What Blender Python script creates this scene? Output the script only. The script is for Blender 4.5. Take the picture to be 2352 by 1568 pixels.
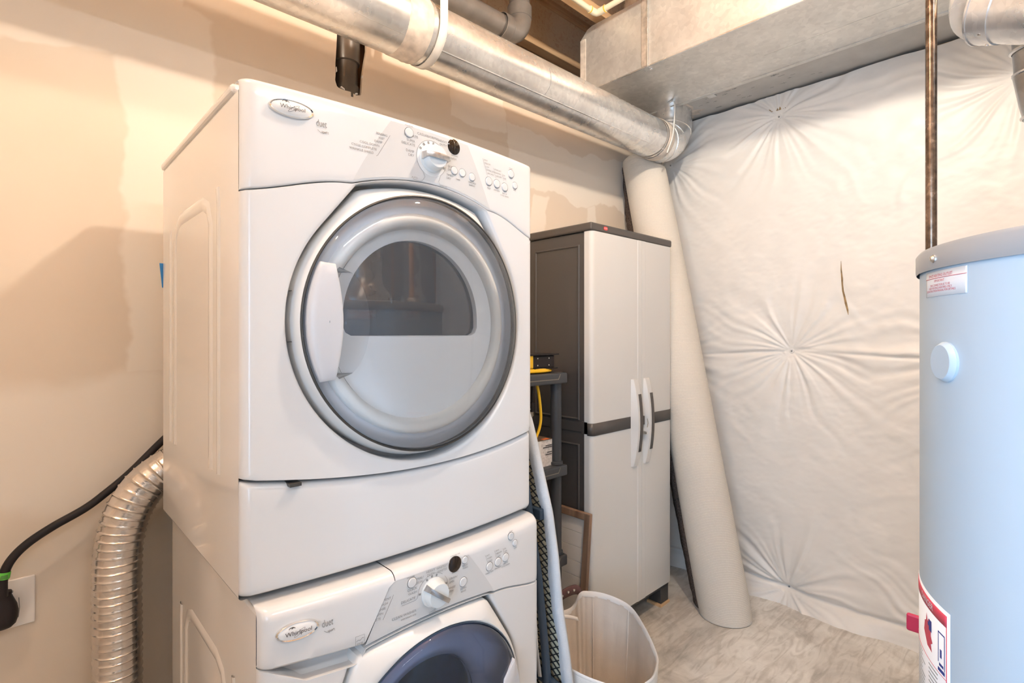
import bpy, bmesh, math, random
import numpy as np
from mathutils import Vector, Matrix

random.seed(7)
for o in list(bpy.data.objects):
    bpy.data.objects.remove(o, do_unlink=True)
SC = bpy.context.scene
COL = SC.collection
R = math.radians

# ------------------------------------------------------------------ camera
EYE = 1.36
cam_d = bpy.data.cameras.new('camera')
cam_d.sensor_width = 36.0
cam_d.lens = 1200.0 / 2352.0 * 36.0
cam_d.shift_y = -18.0 / 2352.0
cam_d.clip_start = 0.02
cam = bpy.data.objects.new('camera', cam_d)
COL.objects.link(cam)
cam.location = (0, 0, EYE)
cam.rotation_euler = (R(90), 0, R(-43.5))
SC.camera = cam

# ------------------------------------------------------------------ world, daylight, exposure
world = bpy.data.worlds.new('world')
SC.world = world
world.use_nodes = True
bg = world.node_tree.nodes['Background']
bg.inputs[0].default_value = (0.55, 0.72, 1.0, 1)
bg.inputs[1].default_value = 1.0

# daylight entering through the window in the wall beside the camera (window built below)
sun_d = bpy.data.lights.new('window_daylight', 'AREA')
sun_d.shape = 'RECTANGLE'
sun_d.size = 1.0
sun_d.size_y = 1.2
sun_d.energy = 40
sun_d.color = (0.52, 0.74, 1.0)
win_l = bpy.data.objects.new('window_daylight', sun_d)
COL.objects.link(win_l)
win_l.location = (-0.74, -0.20, 1.35)
win_l.rotation_euler = (R(90), 0, R(-90))

BULB_POS = (1.19, 0.36, 2.82)
BULB_STRENGTH = 1180.0
FILL_TUBE_STRENGTH = 54.0
FILL_BULB_POS = (-0.42, 0.80, 2.82)
FILL_BULB_STRENGTH = 440.0
BULB_COLOR = (1.0, 0.885, 0.74)
FILL_TUBE_COLOR = (0.90, 0.95, 1.0)

vs = SC.view_settings
SC.display_settings.display_device = 'sRGB'
vs.view_transform = 'Standard'
vs.look = 'None'
vs.gamma = 1.0
vs.use_curve_mapping = False
vs.exposure = 0.44

# ------------------------------------------------------------------ materials
def node_mat(name):
    m = bpy.data.materials.new(name)
    m.use_nodes = True
    nt = m.node_tree
    return m, nt, nt.nodes['Principled BSDF']

def N(nt, typ, **kw):
    n = nt.nodes.new(typ)
    for k, v in kw.items():
        if k.startswith('i_'):
            key = k[2:]
            key = int(key) if key.isdigit() else key.replace('_', ' ')
            n.inputs[key].default_value = v
        else:
            setattr(n, k, v)
    return n

def pm(name, col, rough=0.5, metal=0.0, var=0.0, vscale=8.0, bump=0.0, bscale=200.0, spec=0.5, coat=0.0, rvar=0.0):
    """principled material with optional object-space colour mottling and fine relief"""
    m, nt, b = node_mat(name)
    b.inputs['Base Color'].default_value = (*col, 1)
    b.inputs['Roughness'].default_value = rough
    b.inputs['Metallic'].default_value = metal
    b.inputs['Specular IOR Level'].default_value = spec
    if coat:
        b.inputs['Coat Weight'].default_value = coat
        b.inputs['Coat Roughness'].default_value = 0.08
    tc = N(nt, 'ShaderNodeTexCoord')
    if var or rvar:
        nz = N(nt, 'ShaderNodeTexNoise')
        nz.inputs['Scale'].default_value = vscale
        nz.inputs['Detail'].default_value = 5
        nt.links.new(tc.outputs['Object'], nz.inputs['Vector'])
        if var:
            rp = N(nt, 'ShaderNodeValToRGB')
            rp.color_ramp.elements[0].position = 0.3
            rp.color_ramp.elements[1].position = 0.7
            lo = [max(0, c * (1 - var)) for c in col]
            hi = [min(1, c * (1 + var)) for c in col]
            rp.color_ramp.elements[0].color = (*lo, 1)
            rp.color_ramp.elements[1].color = (*hi, 1)
            nt.links.new(nz.outputs['Fac'], rp.inputs['Fac'])
            nt.links.new(rp.outputs['Color'], b.inputs['Base Color'])
        if rvar:
            mr = N(nt, 'ShaderNodeMapRange')
            mr.inputs['To Min'].default_value = max(0.02, rough - rvar)
            mr.inputs['To Max'].default_value = rough + rvar
            nt.links.new(nz.outputs['Fac'], mr.inputs['Value'])
            nt.links.new(mr.outputs['Result'], b.inputs['Roughness'])
    if bump:
        n2 = N(nt, 'ShaderNodeTexNoise')
        n2.inputs['Scale'].default_value = bscale
        n2.inputs['Detail'].default_value = 3
        nt.links.new(tc.outputs['Object'], n2.inputs['Vector'])
        bp = N(nt, 'ShaderNodeBump')
        bp.inputs['Strength'].default_value = bump
        bp.inputs['Distance'].default_value = 0.002
        nt.links.new(n2.outputs['Fac'], bp.inputs['Height'])
        nt.links.new(bp.outputs['Normal'], b.inputs['Normal'])
    return m

def clear_mat(name, tint, rough=0.02, ior=1.5, haze=0.0, haze_col=(0.8, 0.85, 0.9)):
    """thin clear plastic or glass sheet: sees through with a tint, reflects by Fresnel"""
    m = bpy.data.materials.new(name)
    m.use_nodes = True
    nt = m.node_tree
    nt.nodes.clear()
    out = N(nt, 'ShaderNodeOutputMaterial')
    tr = N(nt, 'ShaderNodeBsdfTransparent')
    tr.inputs['Color'].default_value = (*tint, 1)
    gl = N(nt, 'ShaderNodeBsdfGlossy')
    gl.inputs['Roughness'].default_value = rough
    fr = N(nt, 'ShaderNodeFresnel')
    fr.inputs['IOR'].default_value = ior
    mx = N(nt, 'ShaderNodeMixShader')
    src = tr
    if haze:
        df = N(nt, 'ShaderNodeBsdfDiffuse')
        df.inputs['Color'].default_value = (*haze_col, 1)
        m2 = N(nt, 'ShaderNodeMixShader')
        m2.inputs[0].default_value = haze
        nt.links.new(tr.outputs[0], m2.inputs[1])
        nt.links.new(df.outputs[0], m2.inputs[2])
        src = m2
    nt.links.new(fr.outputs[0], mx.inputs[0])
    nt.links.new(src.outputs[0], mx.inputs[1])
    nt.links.new(gl.outputs[0], mx.inputs[2])
    nt.links.new(mx.outputs[0], out.inputs[0])
    return m

def galv_mat(name, col, rough=0.32, spangle=60.0, blotch=0.25, metal=0.9):
    m, nt, b = node_mat(name)
    b.inputs['Metallic'].default_value = metal
    tc = N(nt, 'ShaderNodeTexCoord')
    vo = N(nt, 'ShaderNodeTexVoronoi')
    vo.inputs['Scale'].default_value = spangle
    nz = N(nt, 'ShaderNodeTexNoise')
    nz.inputs['Scale'].default_value = 7
    nz.inputs['Detail'].default_value = 8
    nt.links.new(tc.outputs['Object'], vo.inputs['Vector'])
    nt.links.new(tc.outputs['Object'], nz.inputs['Vector'])
    rp = N(nt, 'ShaderNodeValToRGB')
    rp.color_ramp.elements[0].position = 0.35
    rp.color_ramp.elements[1].position = 0.72
    rp.color_ramp.elements[0].color = (*[c * (1 - blotch) for c in col], 1)
    rp.color_ramp.elements[1].color = (*[min(1, c * 1.08) for c in col], 1)
    nt.links.new(nz.outputs['Fac'], rp.inputs['Fac'])
    mx = N(nt, 'ShaderNodeMixRGB', blend_type='MULTIPLY')
    mx.inputs['Fac'].default_value = 0.16
    nt.links.new(rp.outputs['Color'], mx.inputs['Color1'])
    bw = N(nt, 'ShaderNodeRGBToBW')
    nt.links.new(vo.outputs['Color'], bw.inputs[0])
    nt.links.new(bw.outputs[0], mx.inputs['Color2'])
    nt.links.new(mx.outputs['Color'], b.inputs['Base Color'])
    mr = N(nt, 'ShaderNodeMapRange')
    mr.inputs['To Min'].default_value = rough - 0.1
    mr.inputs['To Max'].default_value = rough + 0.14
    nt.links.new(nz.outputs['Fac'], mr.inputs['Value'])
    nt.links.new(mr.outputs['Result'], b.inputs['Roughness'])
    return m

def wood_mat(name, c0, c1, axis=0, scale=18.0, rough=0.6, fleck=False):
    m, nt, b = node_mat(name)
    b.inputs['Roughness'].default_value = rough
    tc = N(nt, 'ShaderNodeTexCoord')
    mp = N(nt, 'ShaderNodeMapping')
    sc = [scale, scale, scale]
    if not fleck:
        sc[axis] = scale * 0.06
    mp.inputs['Scale'].default_value = sc
    nt.links.new(tc.outputs['Object'], mp.inputs['Vector'])
    if fleck:
        nz = N(nt, 'ShaderNodeTexVoronoi')
        nz.inputs['Scale'].default_value = 2.0
        n2 = N(nt, 'ShaderNodeTexNoise')
        n2.inputs['Scale'].default_value = 0.8
        n2.inputs['Distortion'].default_value = 2.0
        nt.links.new(mp.outputs[0], n2.inputs['Vector'])
        nt.links.new(n2.outputs['Color'], nz.inputs['Vector'])
        fac = nz.outputs['Distance']
    else:
        nz = N(nt, 'ShaderNodeTexNoise')
        nz.inputs['Scale'].default_value = 1.0
        nz.inputs['Detail'].default_value = 6
        nz.inputs['Distortion'].default_value = 0.6
        nt.links.new(mp.outputs[0], nz.inputs['Vector'])
        fac = nz.outputs['Fac']
    rp = N(nt, 'ShaderNodeValToRGB')
    rp.color_ramp.elements[0].position = 0.1 if fleck else 0.32
    rp.color_ramp.elements[1].position = 0.6 if fleck else 0.68
    rp.color_ramp.elements[0].color = (*c0, 1)
    rp.color_ramp.elements[1].color = (*c1, 1)
    nt.links.new(fac, rp.inputs['Fac'])
    nt.links.new(rp.outputs['Color'], b.inputs['Base Color'])
    return m

def drywall_mat(name):
    """unpainted drywall paper with trowelled joint compound bands and patches (x, z in metres)"""
    m, nt, b = node_mat(name)
    b.inputs['Roughness'].default_value = 0.75
    b.inputs['Specular IOR Level'].default_value = 0.3
    tc = N(nt, 'ShaderNodeTexCoord')
    nz = N(nt, 'ShaderNodeTexNoise')
    nz.inputs['Scale'].default_value = 3.2
    nz.inputs['Detail'].default_value = 4
    nt.links.new(tc.outputs['Object'], nz.inputs['Vector'])
    sub = N(nt, 'ShaderNodeVectorMath', operation='SUBTRACT')
    sub.inputs[1].default_value = (0.5, 0.5, 0.5)
    nt.links.new(nz.outputs['Color'], sub.inputs[0])
    scl = N(nt, 'ShaderNodeVectorMath', operation='SCALE')
    scl.inputs['Scale'].default_value = 0.22
    nt.links.new(sub.outputs[0], scl.inputs[0])
    add = N(nt, 'ShaderNodeVectorMath', operation='ADD')
    nt.links.new(tc.outputs['Object'], add.inputs[0])
    nt.links.new(scl.outputs[0], add.inputs[1])
    sp = N(nt, 'ShaderNodeSeparateXYZ')
    nt.links.new(add.outputs[0], sp.inputs[0])

    def band(out, lo, hi, soft):
        a = N(nt, 'ShaderNodeMapRange', interpolation_type='SMOOTHSTEP')
        a.inputs['From Min'].default_value = lo - soft
        a.inputs['From Max'].default_value = lo + soft
        nt.links.new(out, a.inputs['Value'])
        c = N(nt, 'ShaderNodeMapRange', interpolation_type='SMOOTHSTEP')
        c.inputs['From Min'].default_value = hi + soft
        c.inputs['From Max'].default_value = hi - soft
        nt.links.new(out, c.inputs['Value'])
        mu = N(nt, 'ShaderNodeMath', operation='MULTIPLY')
        nt.links.new(a.outputs[0], mu.inputs[0])
        nt.links.new(c.outputs[0], mu.inputs[1])
        return mu.outputs[0]

    def patch(x0, x1, z0, z1, soft):
        mu = N(nt, 'ShaderNodeMath', operation='MULTIPLY')
        nt.links.new(band(sp.outputs['X'], x0, x1, soft), mu.inputs[0])
        nt.links.new(band(sp.outputs['Z'], z0, z1, soft), mu.inputs[1])
        return mu.outputs[0]

    masks = [patch(-3, 0.33, 2.09, 2.40, 0.006),      # seam near the top at left
             patch(0.20, 0.42, 1.22, 2.30, 0.008),    # upright seam behind the dryer
             patch(-3, 3, 0.92, 1.23, 0.03),          # 4 ft seam
             patch(1.30, 1.62, 2.28, 2.42, 0.004),
             patch(1.62, 3.0, 2.06, 2.33, 0.005),
             patch(1.80, 1.92, 1.70, 2.03, 0.008),
             patch(2.22, 2.30, 1.6, 2.06, 0.008)]
    acc = masks[0]
    for k in masks[1:]:
        mx = N(nt, 'ShaderNodeMath', operation='MAXIMUM')
        nt.links.new(acc, mx.inputs[0])
        nt.links.new(k, mx.inputs[1])
        acc = mx.outputs[0]
    n3 = N(nt, 'ShaderNodeTexNoise')
    n3.inputs['Scale'].default_value = 1.7
    n3.inputs['Detail'].default_value = 3
    nt.links.new(tc.outputs['Object'], n3.inputs['Vector'])
    rp = N(nt, 'ShaderNodeValToRGB')
    rp.color_ramp.elements[0].position = 0.35
    rp.color_ramp.elements[1].position = 0.65
    rp.color_ramp.elements[0].color = (0.71, 0.60, 0.485, 1)
    rp.color_ramp.elements[1].color = (0.755, 0.65, 0.535, 1)
    nt.links.new(n3.outputs['Fac'], rp.inputs['Fac'])
    mix = N(nt, 'ShaderNodeMixRGB')
    mix.inputs['Color2'].default_value = (0.82, 0.735, 0.635, 1)
    nt.links.new(acc, mix.inputs['Fac'])
    nt.links.new(rp.outputs['Color'], mix.inputs['Color1'])
    nt.links.new(mix.outputs['Color'], b.inputs['Base Color'])
    return m

def concrete_mat(name):
    m, nt, b = node_mat(name)
    b.inputs['Roughness'].default_value = 0.62
    tc = N(nt, 'ShaderNodeTexCoord')
    n1 = N(nt, 'ShaderNodeTexNoise')
    n1.inputs['Scale'].default_value = 3.0
    n1.inputs['Detail'].default_value = 9
    n1.inputs['Roughness'].default_value = 0.65
    n1.inputs['Distortion'].default_value = 1.2
    nt.links.new(tc.outputs['Object'], n1.inputs['Vector'])
    rp = N(nt, 'ShaderNodeValToRGB')
    e = rp.color_ramp.elements
    e[0].position = 0.34
    e[0].color = (0.44, 0.415, 0.38, 1)
    e[1].position = 0.66
    e[1].color = (0.76, 0.73, 0.68, 1)
    x = e.new(0.5)
    x.color = (0.63, 0.595, 0.545, 1)
    nt.links.new(n1.outputs['Fac'], rp.inputs['Fac'])
    mp = N(nt, 'ShaderNodeMapping')
    mp.inputs['Scale'].default_value = (3, 14, 1)
    mp.inputs['Rotation'].default_value = (0, 0, 0.7)
    nt.links.new(tc.outputs['Object'], mp.inputs['Vector'])
    n2 = N(nt, 'ShaderNodeTexNoise')
    n2.inputs['Scale'].default_value = 2.0
    n2.inputs['Detail'].default_value = 7
    n2.inputs['Distortion'].default_value = 1.5
    nt.links.new(mp.outputs[0], n2.inputs['Vector'])
    r2 = N(nt, 'ShaderNodeValToRGB')
    r2.color_ramp.elements[0].position = 0.35
    r2.color_ramp.elements[0].color = (0.72, 0.70, 0.68, 1)
    r2.color_ramp.elements[1].position = 0.55
    r2.color_ramp.elements[1].color = (1, 1, 1, 1)
    nt.links.new(n2.outputs['Fac'], r2.inputs['Fac'])
    mx = N(nt, 'ShaderNodeMixRGB', blend_type='MULTIPLY')
    mx.inputs['Fac'].default_value = 0.8
    nt.links.new(rp.outputs['Color'], mx.inputs['Color1'])
    nt.links.new(r2.outputs['Color'], mx.inputs['Color2'])
    nt.links.new(mx.outputs['Color'], b.inputs['Base Color'])
    bp = N(nt, 'ShaderNodeBump')
    bp.inputs['Strength'].default_value = 0.25
    bp.inputs['Distance'].default_value = 0.004
    nt.links.new(n1.outputs['Fac'], bp.inputs['Height'])
    nt.links.new(bp.outputs['Normal'], b.inputs['Normal'])
    return m

def weave_mat(name, col, scale_u, axis='Z', dark=0.8, rough=0.9, bump=0.4, cross=0.0):
    """fabric with fine ribs along one object axis (and optional crossing threads)"""
    m, nt, b = node_mat(name)
    b.inputs['Roughness'].default_value = rough
    b.inputs['Specular IOR Level'].default_value = 0.15
    tc = N(nt, 'ShaderNodeTexCoord')
    wv = N(nt, 'ShaderNodeTexWave', bands_direction=axis)
    wv.inputs['Scale'].default_value = scale_u
    wv.inputs['Distortion'].default_value = 0.6
    wv.inputs['Detail'].default_value = 2
    wv.inputs['Detail Scale'].default_value = 30
    nt.links.new(tc.outputs['Object'], wv.inputs['Vector'])
    nz = N(nt, 'ShaderNodeTexNoise')
    nz.inputs['Scale'].default_value = 220
    nt.links.new(tc.outputs['Object'], nz.inputs['Vector'])
    fac = wv.outputs['Fac']
    if cross:
        w2 = N(nt, 'ShaderNodeTexNoise')
        w2.inputs['Scale'].default_value = cross
        nt.links.new(tc.outputs['Object'], w2.inputs['Vector'])
        mm = N(nt, 'ShaderNodeMath', operation='MULTIPLY')
        nt.links.new(fac, mm.inputs[0])
        nt.links.new(w2.outputs['Fac'], mm.inputs[1])
        fac = mm.outputs[0]
    mx = N(nt, 'ShaderNodeMixRGB')
    mx.inputs['Color1'].default_value = (*[c * dark for c in col], 1)
    mx.inputs['Color2'].default_value = (*col, 1)
    nt.links.new(fac, mx.inputs['Fac'])
    nt.links.new(mx.outputs['Color'], b.inputs['Base Color'])
    bp = N(nt, 'ShaderNodeBump')
    bp.inputs['Strength'].default_value = bump
    bp.inputs['Distance'].default_value = 0.002
    nt.links.new(fac, bp.inputs['Height'])
    nt.links.new(bp.outputs['Normal'], b.inputs['Normal'])
    return m

M = {}
M['drywall'] = drywall_mat('drywall')
M['concrete'] = concrete_mat('concrete')
M['osb'] = wood_mat('osb', (0.80, 0.48, 0.27), (0.98, 0.74, 0.50), scale=26, rough=0.7, fleck=True)
M['pine'] = wood_mat('pine', (0.66, 0.40, 0.20), (0.86, 0.60, 0.36), axis=0, scale=22)
M['stud'] = wood_mat('stud', (0.35, 0.2, 0.1), (0.5, 0.3, 0.16), axis=2, scale=20)
M['enamel'] = pm('white_enamel', (0.71, 0.70, 0.695), 0.22, coat=0.3)
M['enamel_side'] = pm('white_enamel_side', (0.74, 0.71, 0.68), 0.2, coat=0.5)
M['plastic_white'] = pm('white_plastic', (0.74, 0.73, 0.715), 0.3)
M['overlay'] = pm('grey_overlay', (0.60, 0.597, 0.593), 0.25)
M['inner_white'] = pm('door_liner_white', (0.90, 0.92, 0.94), 0.35)
M['liner_ring'] = pm('door_liner_ring', (0.93, 0.91, 0.87), 0.35)
M['liner_grey'] = pm('door_liner_grey', (0.80, 0.83, 0.90), 0.35)
M['door_glass'] = clear_mat('door_clear_plastic', (0.985, 0.99, 1.0), 0.02, 1.42, haze=0.05, haze_col=(0.78, 0.84, 0.95))
M['washer_glass'] = clear_mat('washer_clear_plastic', (0.74, 0.82, 0.96), 0.02, 1.45, haze=0.06, haze_col=(0.45, 0.52, 0.66))
M['pane'] = clear_mat('dark_pane', (0.20, 0.26, 0.34), 0.01, 2.1)
M['window_pane'] = clear_mat('window_pane', (0.95, 0.97, 0.98), 0.01, 1.45)
M['drum'] = pm('drum_steel', (0.09, 0.095, 0.10), 0.5, 0.3, var=0.1)
M['drum_dark'] = pm('washer_drum_dark', (0.012, 0.035, 0.13), 0.35, 0.3, var=0.3, vscale=20)
M['bowl'] = pm('washer_bowl', (0.50, 0.53, 0.68), 0.2, 0.0)
M['gasket'] = pm('dark_gasket', (0.05, 0.045, 0.04), 0.45)
M['shadow_gap'] = pm('recess_liner', (0.38, 0.38, 0.37), 0.5)
M['chrome'] = pm('chrome', (0.85, 0.83, 0.80), 0.12, 1.0)
M['silver'] = pm('satin_silver', (0.58, 0.57, 0.57), 0.22, 0.9)
M['knob'] = pm('knob_grey', (0.66, 0.69, 0.70), 0.3)
M['button_white'] = pm('button_white', (0.66, 0.655, 0.65), 0.35)
M['badge'] = pm('badge_white', (0.82, 0.80, 0.78), 0.2)
M['ink'] = pm('grey_ink', (0.24, 0.235, 0.23), 0.6)
M['ink_dark'] = pm('dark_ink', (0.06, 0.05, 0.05), 0.5)
M['ink_red'] = pm('red_ink', (0.60, 0.06, 0.10), 0.5)
M['ink_navy'] = pm('navy_ink', (0.03, 0.05, 0.25), 0.5)
M['lens'] = pm('display_lens', (0.02, 0.012, 0.008), 0.08)
M['galv'] = galv_mat('galvanised', (0.86, 0.85, 0.83), 0.26, 70, 0.16, 0.78)
M['galv_flat'] = galv_mat('galvanised_flat', (0.76, 0.745, 0.71), 0.34, 55, 0.10, 0.6)
M['galv_grey'] = pm('soffit_grey', (0.50, 0.485, 0.46), 0.55, 0.15, var=0.08, vscale=12)
M['cleat'] = pm('cleat_rusty', (0.50, 0.43, 0.36), 0.45, 0.4, var=0.25, vscale=40)
M['galv_old'] = galv_mat('galvanised_spangle', (0.62, 0.62, 0.62), 0.28, 30, 0.6)
M['mastic'] = pm('joint_tape', (0.60, 0.53, 0.46), 0.6, var=0.22, vscale=30)
M['strap'] = pm('white_strap', (0.80, 0.77, 0.72), 0.4)
M['abs'] = pm('black_plastic_pipe', (0.10, 0.085, 0.072), 0.3, var=0.15, vscale=12)
M['abs_dusty'] = pm('dusty_plastic_pipe', (0.165, 0.145, 0.13), 0.36, var=0.18, vscale=18)
M['cpvc'] = pm('cream_pipe', (0.82, 0.74, 0.55), 0.35)
M['foil'] = galv_mat('foil', (0.86, 0.84, 0.82), 0.15, 25, 0.35)
M['flex'] = galv_mat('flex_foil', (0.80, 0.75, 0.71), 0.2, 40, 0.05)
M['rubber'] = pm('black_rubber', (0.018, 0.014, 0.015), 0.5, spec=0.3)
M['green_tag'] = pm('green_tag', (0.12, 0.55, 0.06), 0.5)
M['blue_tag'] = pm('blue_tag', (0.03, 0.22, 0.55), 0.5)
M['outlet'] = pm('outlet_plate', (0.86, 0.80, 0.74), 0.35)
M['screw'] = pm('screw', (0.7, 0.68, 0.66), 0.25, 1.0)
M['blanket'] = pm('vinyl_blanket', (0.73, 0.70, 0.665), 0.42, var=0.03, vscale=6, bump=0.12, bscale=90)
M['fiber'] = pm('brown_insulation', (0.30, 0.20, 0.10), 0.95, var=0.4, vscale=40)
M['cab_dark'] = pm('charcoal_plastic', (0.066, 0.060, 0.058), 0.42, bump=0.12, bscale=500)
M['cab_lid'] = pm('charcoal_lid', (0.075, 0.066, 0.06), 0.45)
M['cab_door'] = pm('light_grey_plastic', (0.64, 0.625, 0.60), 0.42, bump=0.05, bscale=600)
M['red_logo'] = pm('red_logo', (0.75, 0.05, 0.05), 0.4)
M['white_ink'] = pm('white_ink', (0.9, 0.85, 0.83), 0.5)
M['carpet_back'] = weave_mat('carpet_backing', (0.76, 0.705, 0.625), 42, 'Z', 0.80, cross=150)
M['pile'] = pm('carpet_pile', (0.105, 0.075, 0.06), 1.0, var=0.7, vscale=160, bump=1.0, bscale=300)
M['shelf'] = pm('shelf_grey_plastic', (0.045, 0.05, 0.06), 0.45, bump=0.1, bscale=300)
M['shelf_edge'] = pm('shelf_groove', (0.19, 0.17, 0.15), 0.5)
M['yellow'] = pm('yellow_cord', (0.85, 0.52, 0.02), 0.4)
M['box_side'] = pm('box_card', (0.62, 0.59, 0.58), 0.7, var=0.25, vscale=120)
M['box_top'] = pm('box_top', (0.16, 0.10, 0.06), 0.7)
M['orange'] = pm('orange_print', (0.75, 0.18, 0.05), 0.6)
M['frame_wood'] = wood_mat('frame_wood', (0.16, 0.095, 0.06), (0.34, 0.22, 0.15), axis=2, scale=30)
M['plank_white'] = pm('white_plank', (0.74, 0.69, 0.64), 0.6, var=0.03, vscale=20)
M['cover'] = weave_mat('ironing_cover', (0.66, 0.70, 0.75), 150, 'Z', 0.86, cross=220, bump=0.2)
M['pad'] = pm('cream_pad', (0.78, 0.70, 0.50), 0.9)
M['navy'] = pm('navy_tube', (0.035, 0.055, 0.085), 0.32)
M['mesh'] = pm('steel_mesh', (0.03, 0.032, 0.035), 0.4)
M['canvas'] = pm('canvas', (0.78, 0.69, 0.60), 0.85, var=0.05, vscale=14, bump=0.3, bscale=350)
M['canvas_out'] = pm('canvas_rim', (0.84, 0.81, 0.78), 0.8, bump=0.25, bscale=350)
M['leather'] = pm('leather_belt', (0.10, 0.035, 0.035), 0.35, var=0.2, vscale=40)
M['cloth_dark'] = pm('dark_cloth', (0.10, 0.07, 0.055), 0.9, var=0.5, vscale=60)
M['heater'] = pm('heater_jacket', (0.44, 0.545, 0.645), 0.36)  # bluish daylight mixed into the light grey jacket colour
M['heater_cap'] = pm('heater_cap', (0.36, 0.375, 0.395), 0.35, 0.2)
M['sticker'] = pm('sticker_white', (0.80, 0.82, 0.86), 0.35)
M['red_paint'] = pm('red_paint', (0.55, 0.03, 0.10), 0.35)
M['iron_pipe'] = pm('black_iron', (0.22, 0.16, 0.12), 0.25, 0.9, var=0.5, vscale=70, rvar=0.1)
M['copper'] = pm('copper', (0.72, 0.38, 0.22), 0.3, 1.0, var=0.15)
M['pvc'] = pm('white_pvc', (0.72, 0.68, 0.64), 0.4)
M['porcelain'] = pm('porcelain', (0.85, 0.84, 0.8), 0.25)
M['room_wall'] = pm('rear_wall', (0.78, 0.68, 0.57), 0.8, var=0.05, vscale=2)
M['block_wall'] = pm('block_wall', (0.40, 0.39, 0.38), 0.85, var=0.1, vscale=4)
M['frame_white'] = pm('window_frame_white', (0.85, 0.85, 0.84), 0.4)

def glow(name, strength, color):
    m = bpy.data.materials.new(name)
    m.use_nodes = True
    nt = m.node_tree
    nt.nodes.clear()
    out = N(nt, 'ShaderNodeOutputMaterial')
    em = N(nt, 'ShaderNodeEmission')
    em.inputs['Color'].default_value = (*color, 1)
    em.inputs['Strength'].default_value = strength
    nt.links.new(em.outputs[0], out.inputs[0])
    return m
M['bulb'] = glow('bulb_glow', BULB_STRENGTH, BULB_COLOR)
M['fill_bulb'] = glow('fill_bulb_glow', FILL_BULB_STRENGTH, BULB_COLOR)
M['fill_tube_glow'] = glow('fill_tube_glow', FILL_TUBE_STRENGTH, FILL_TUBE_COLOR)

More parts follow.
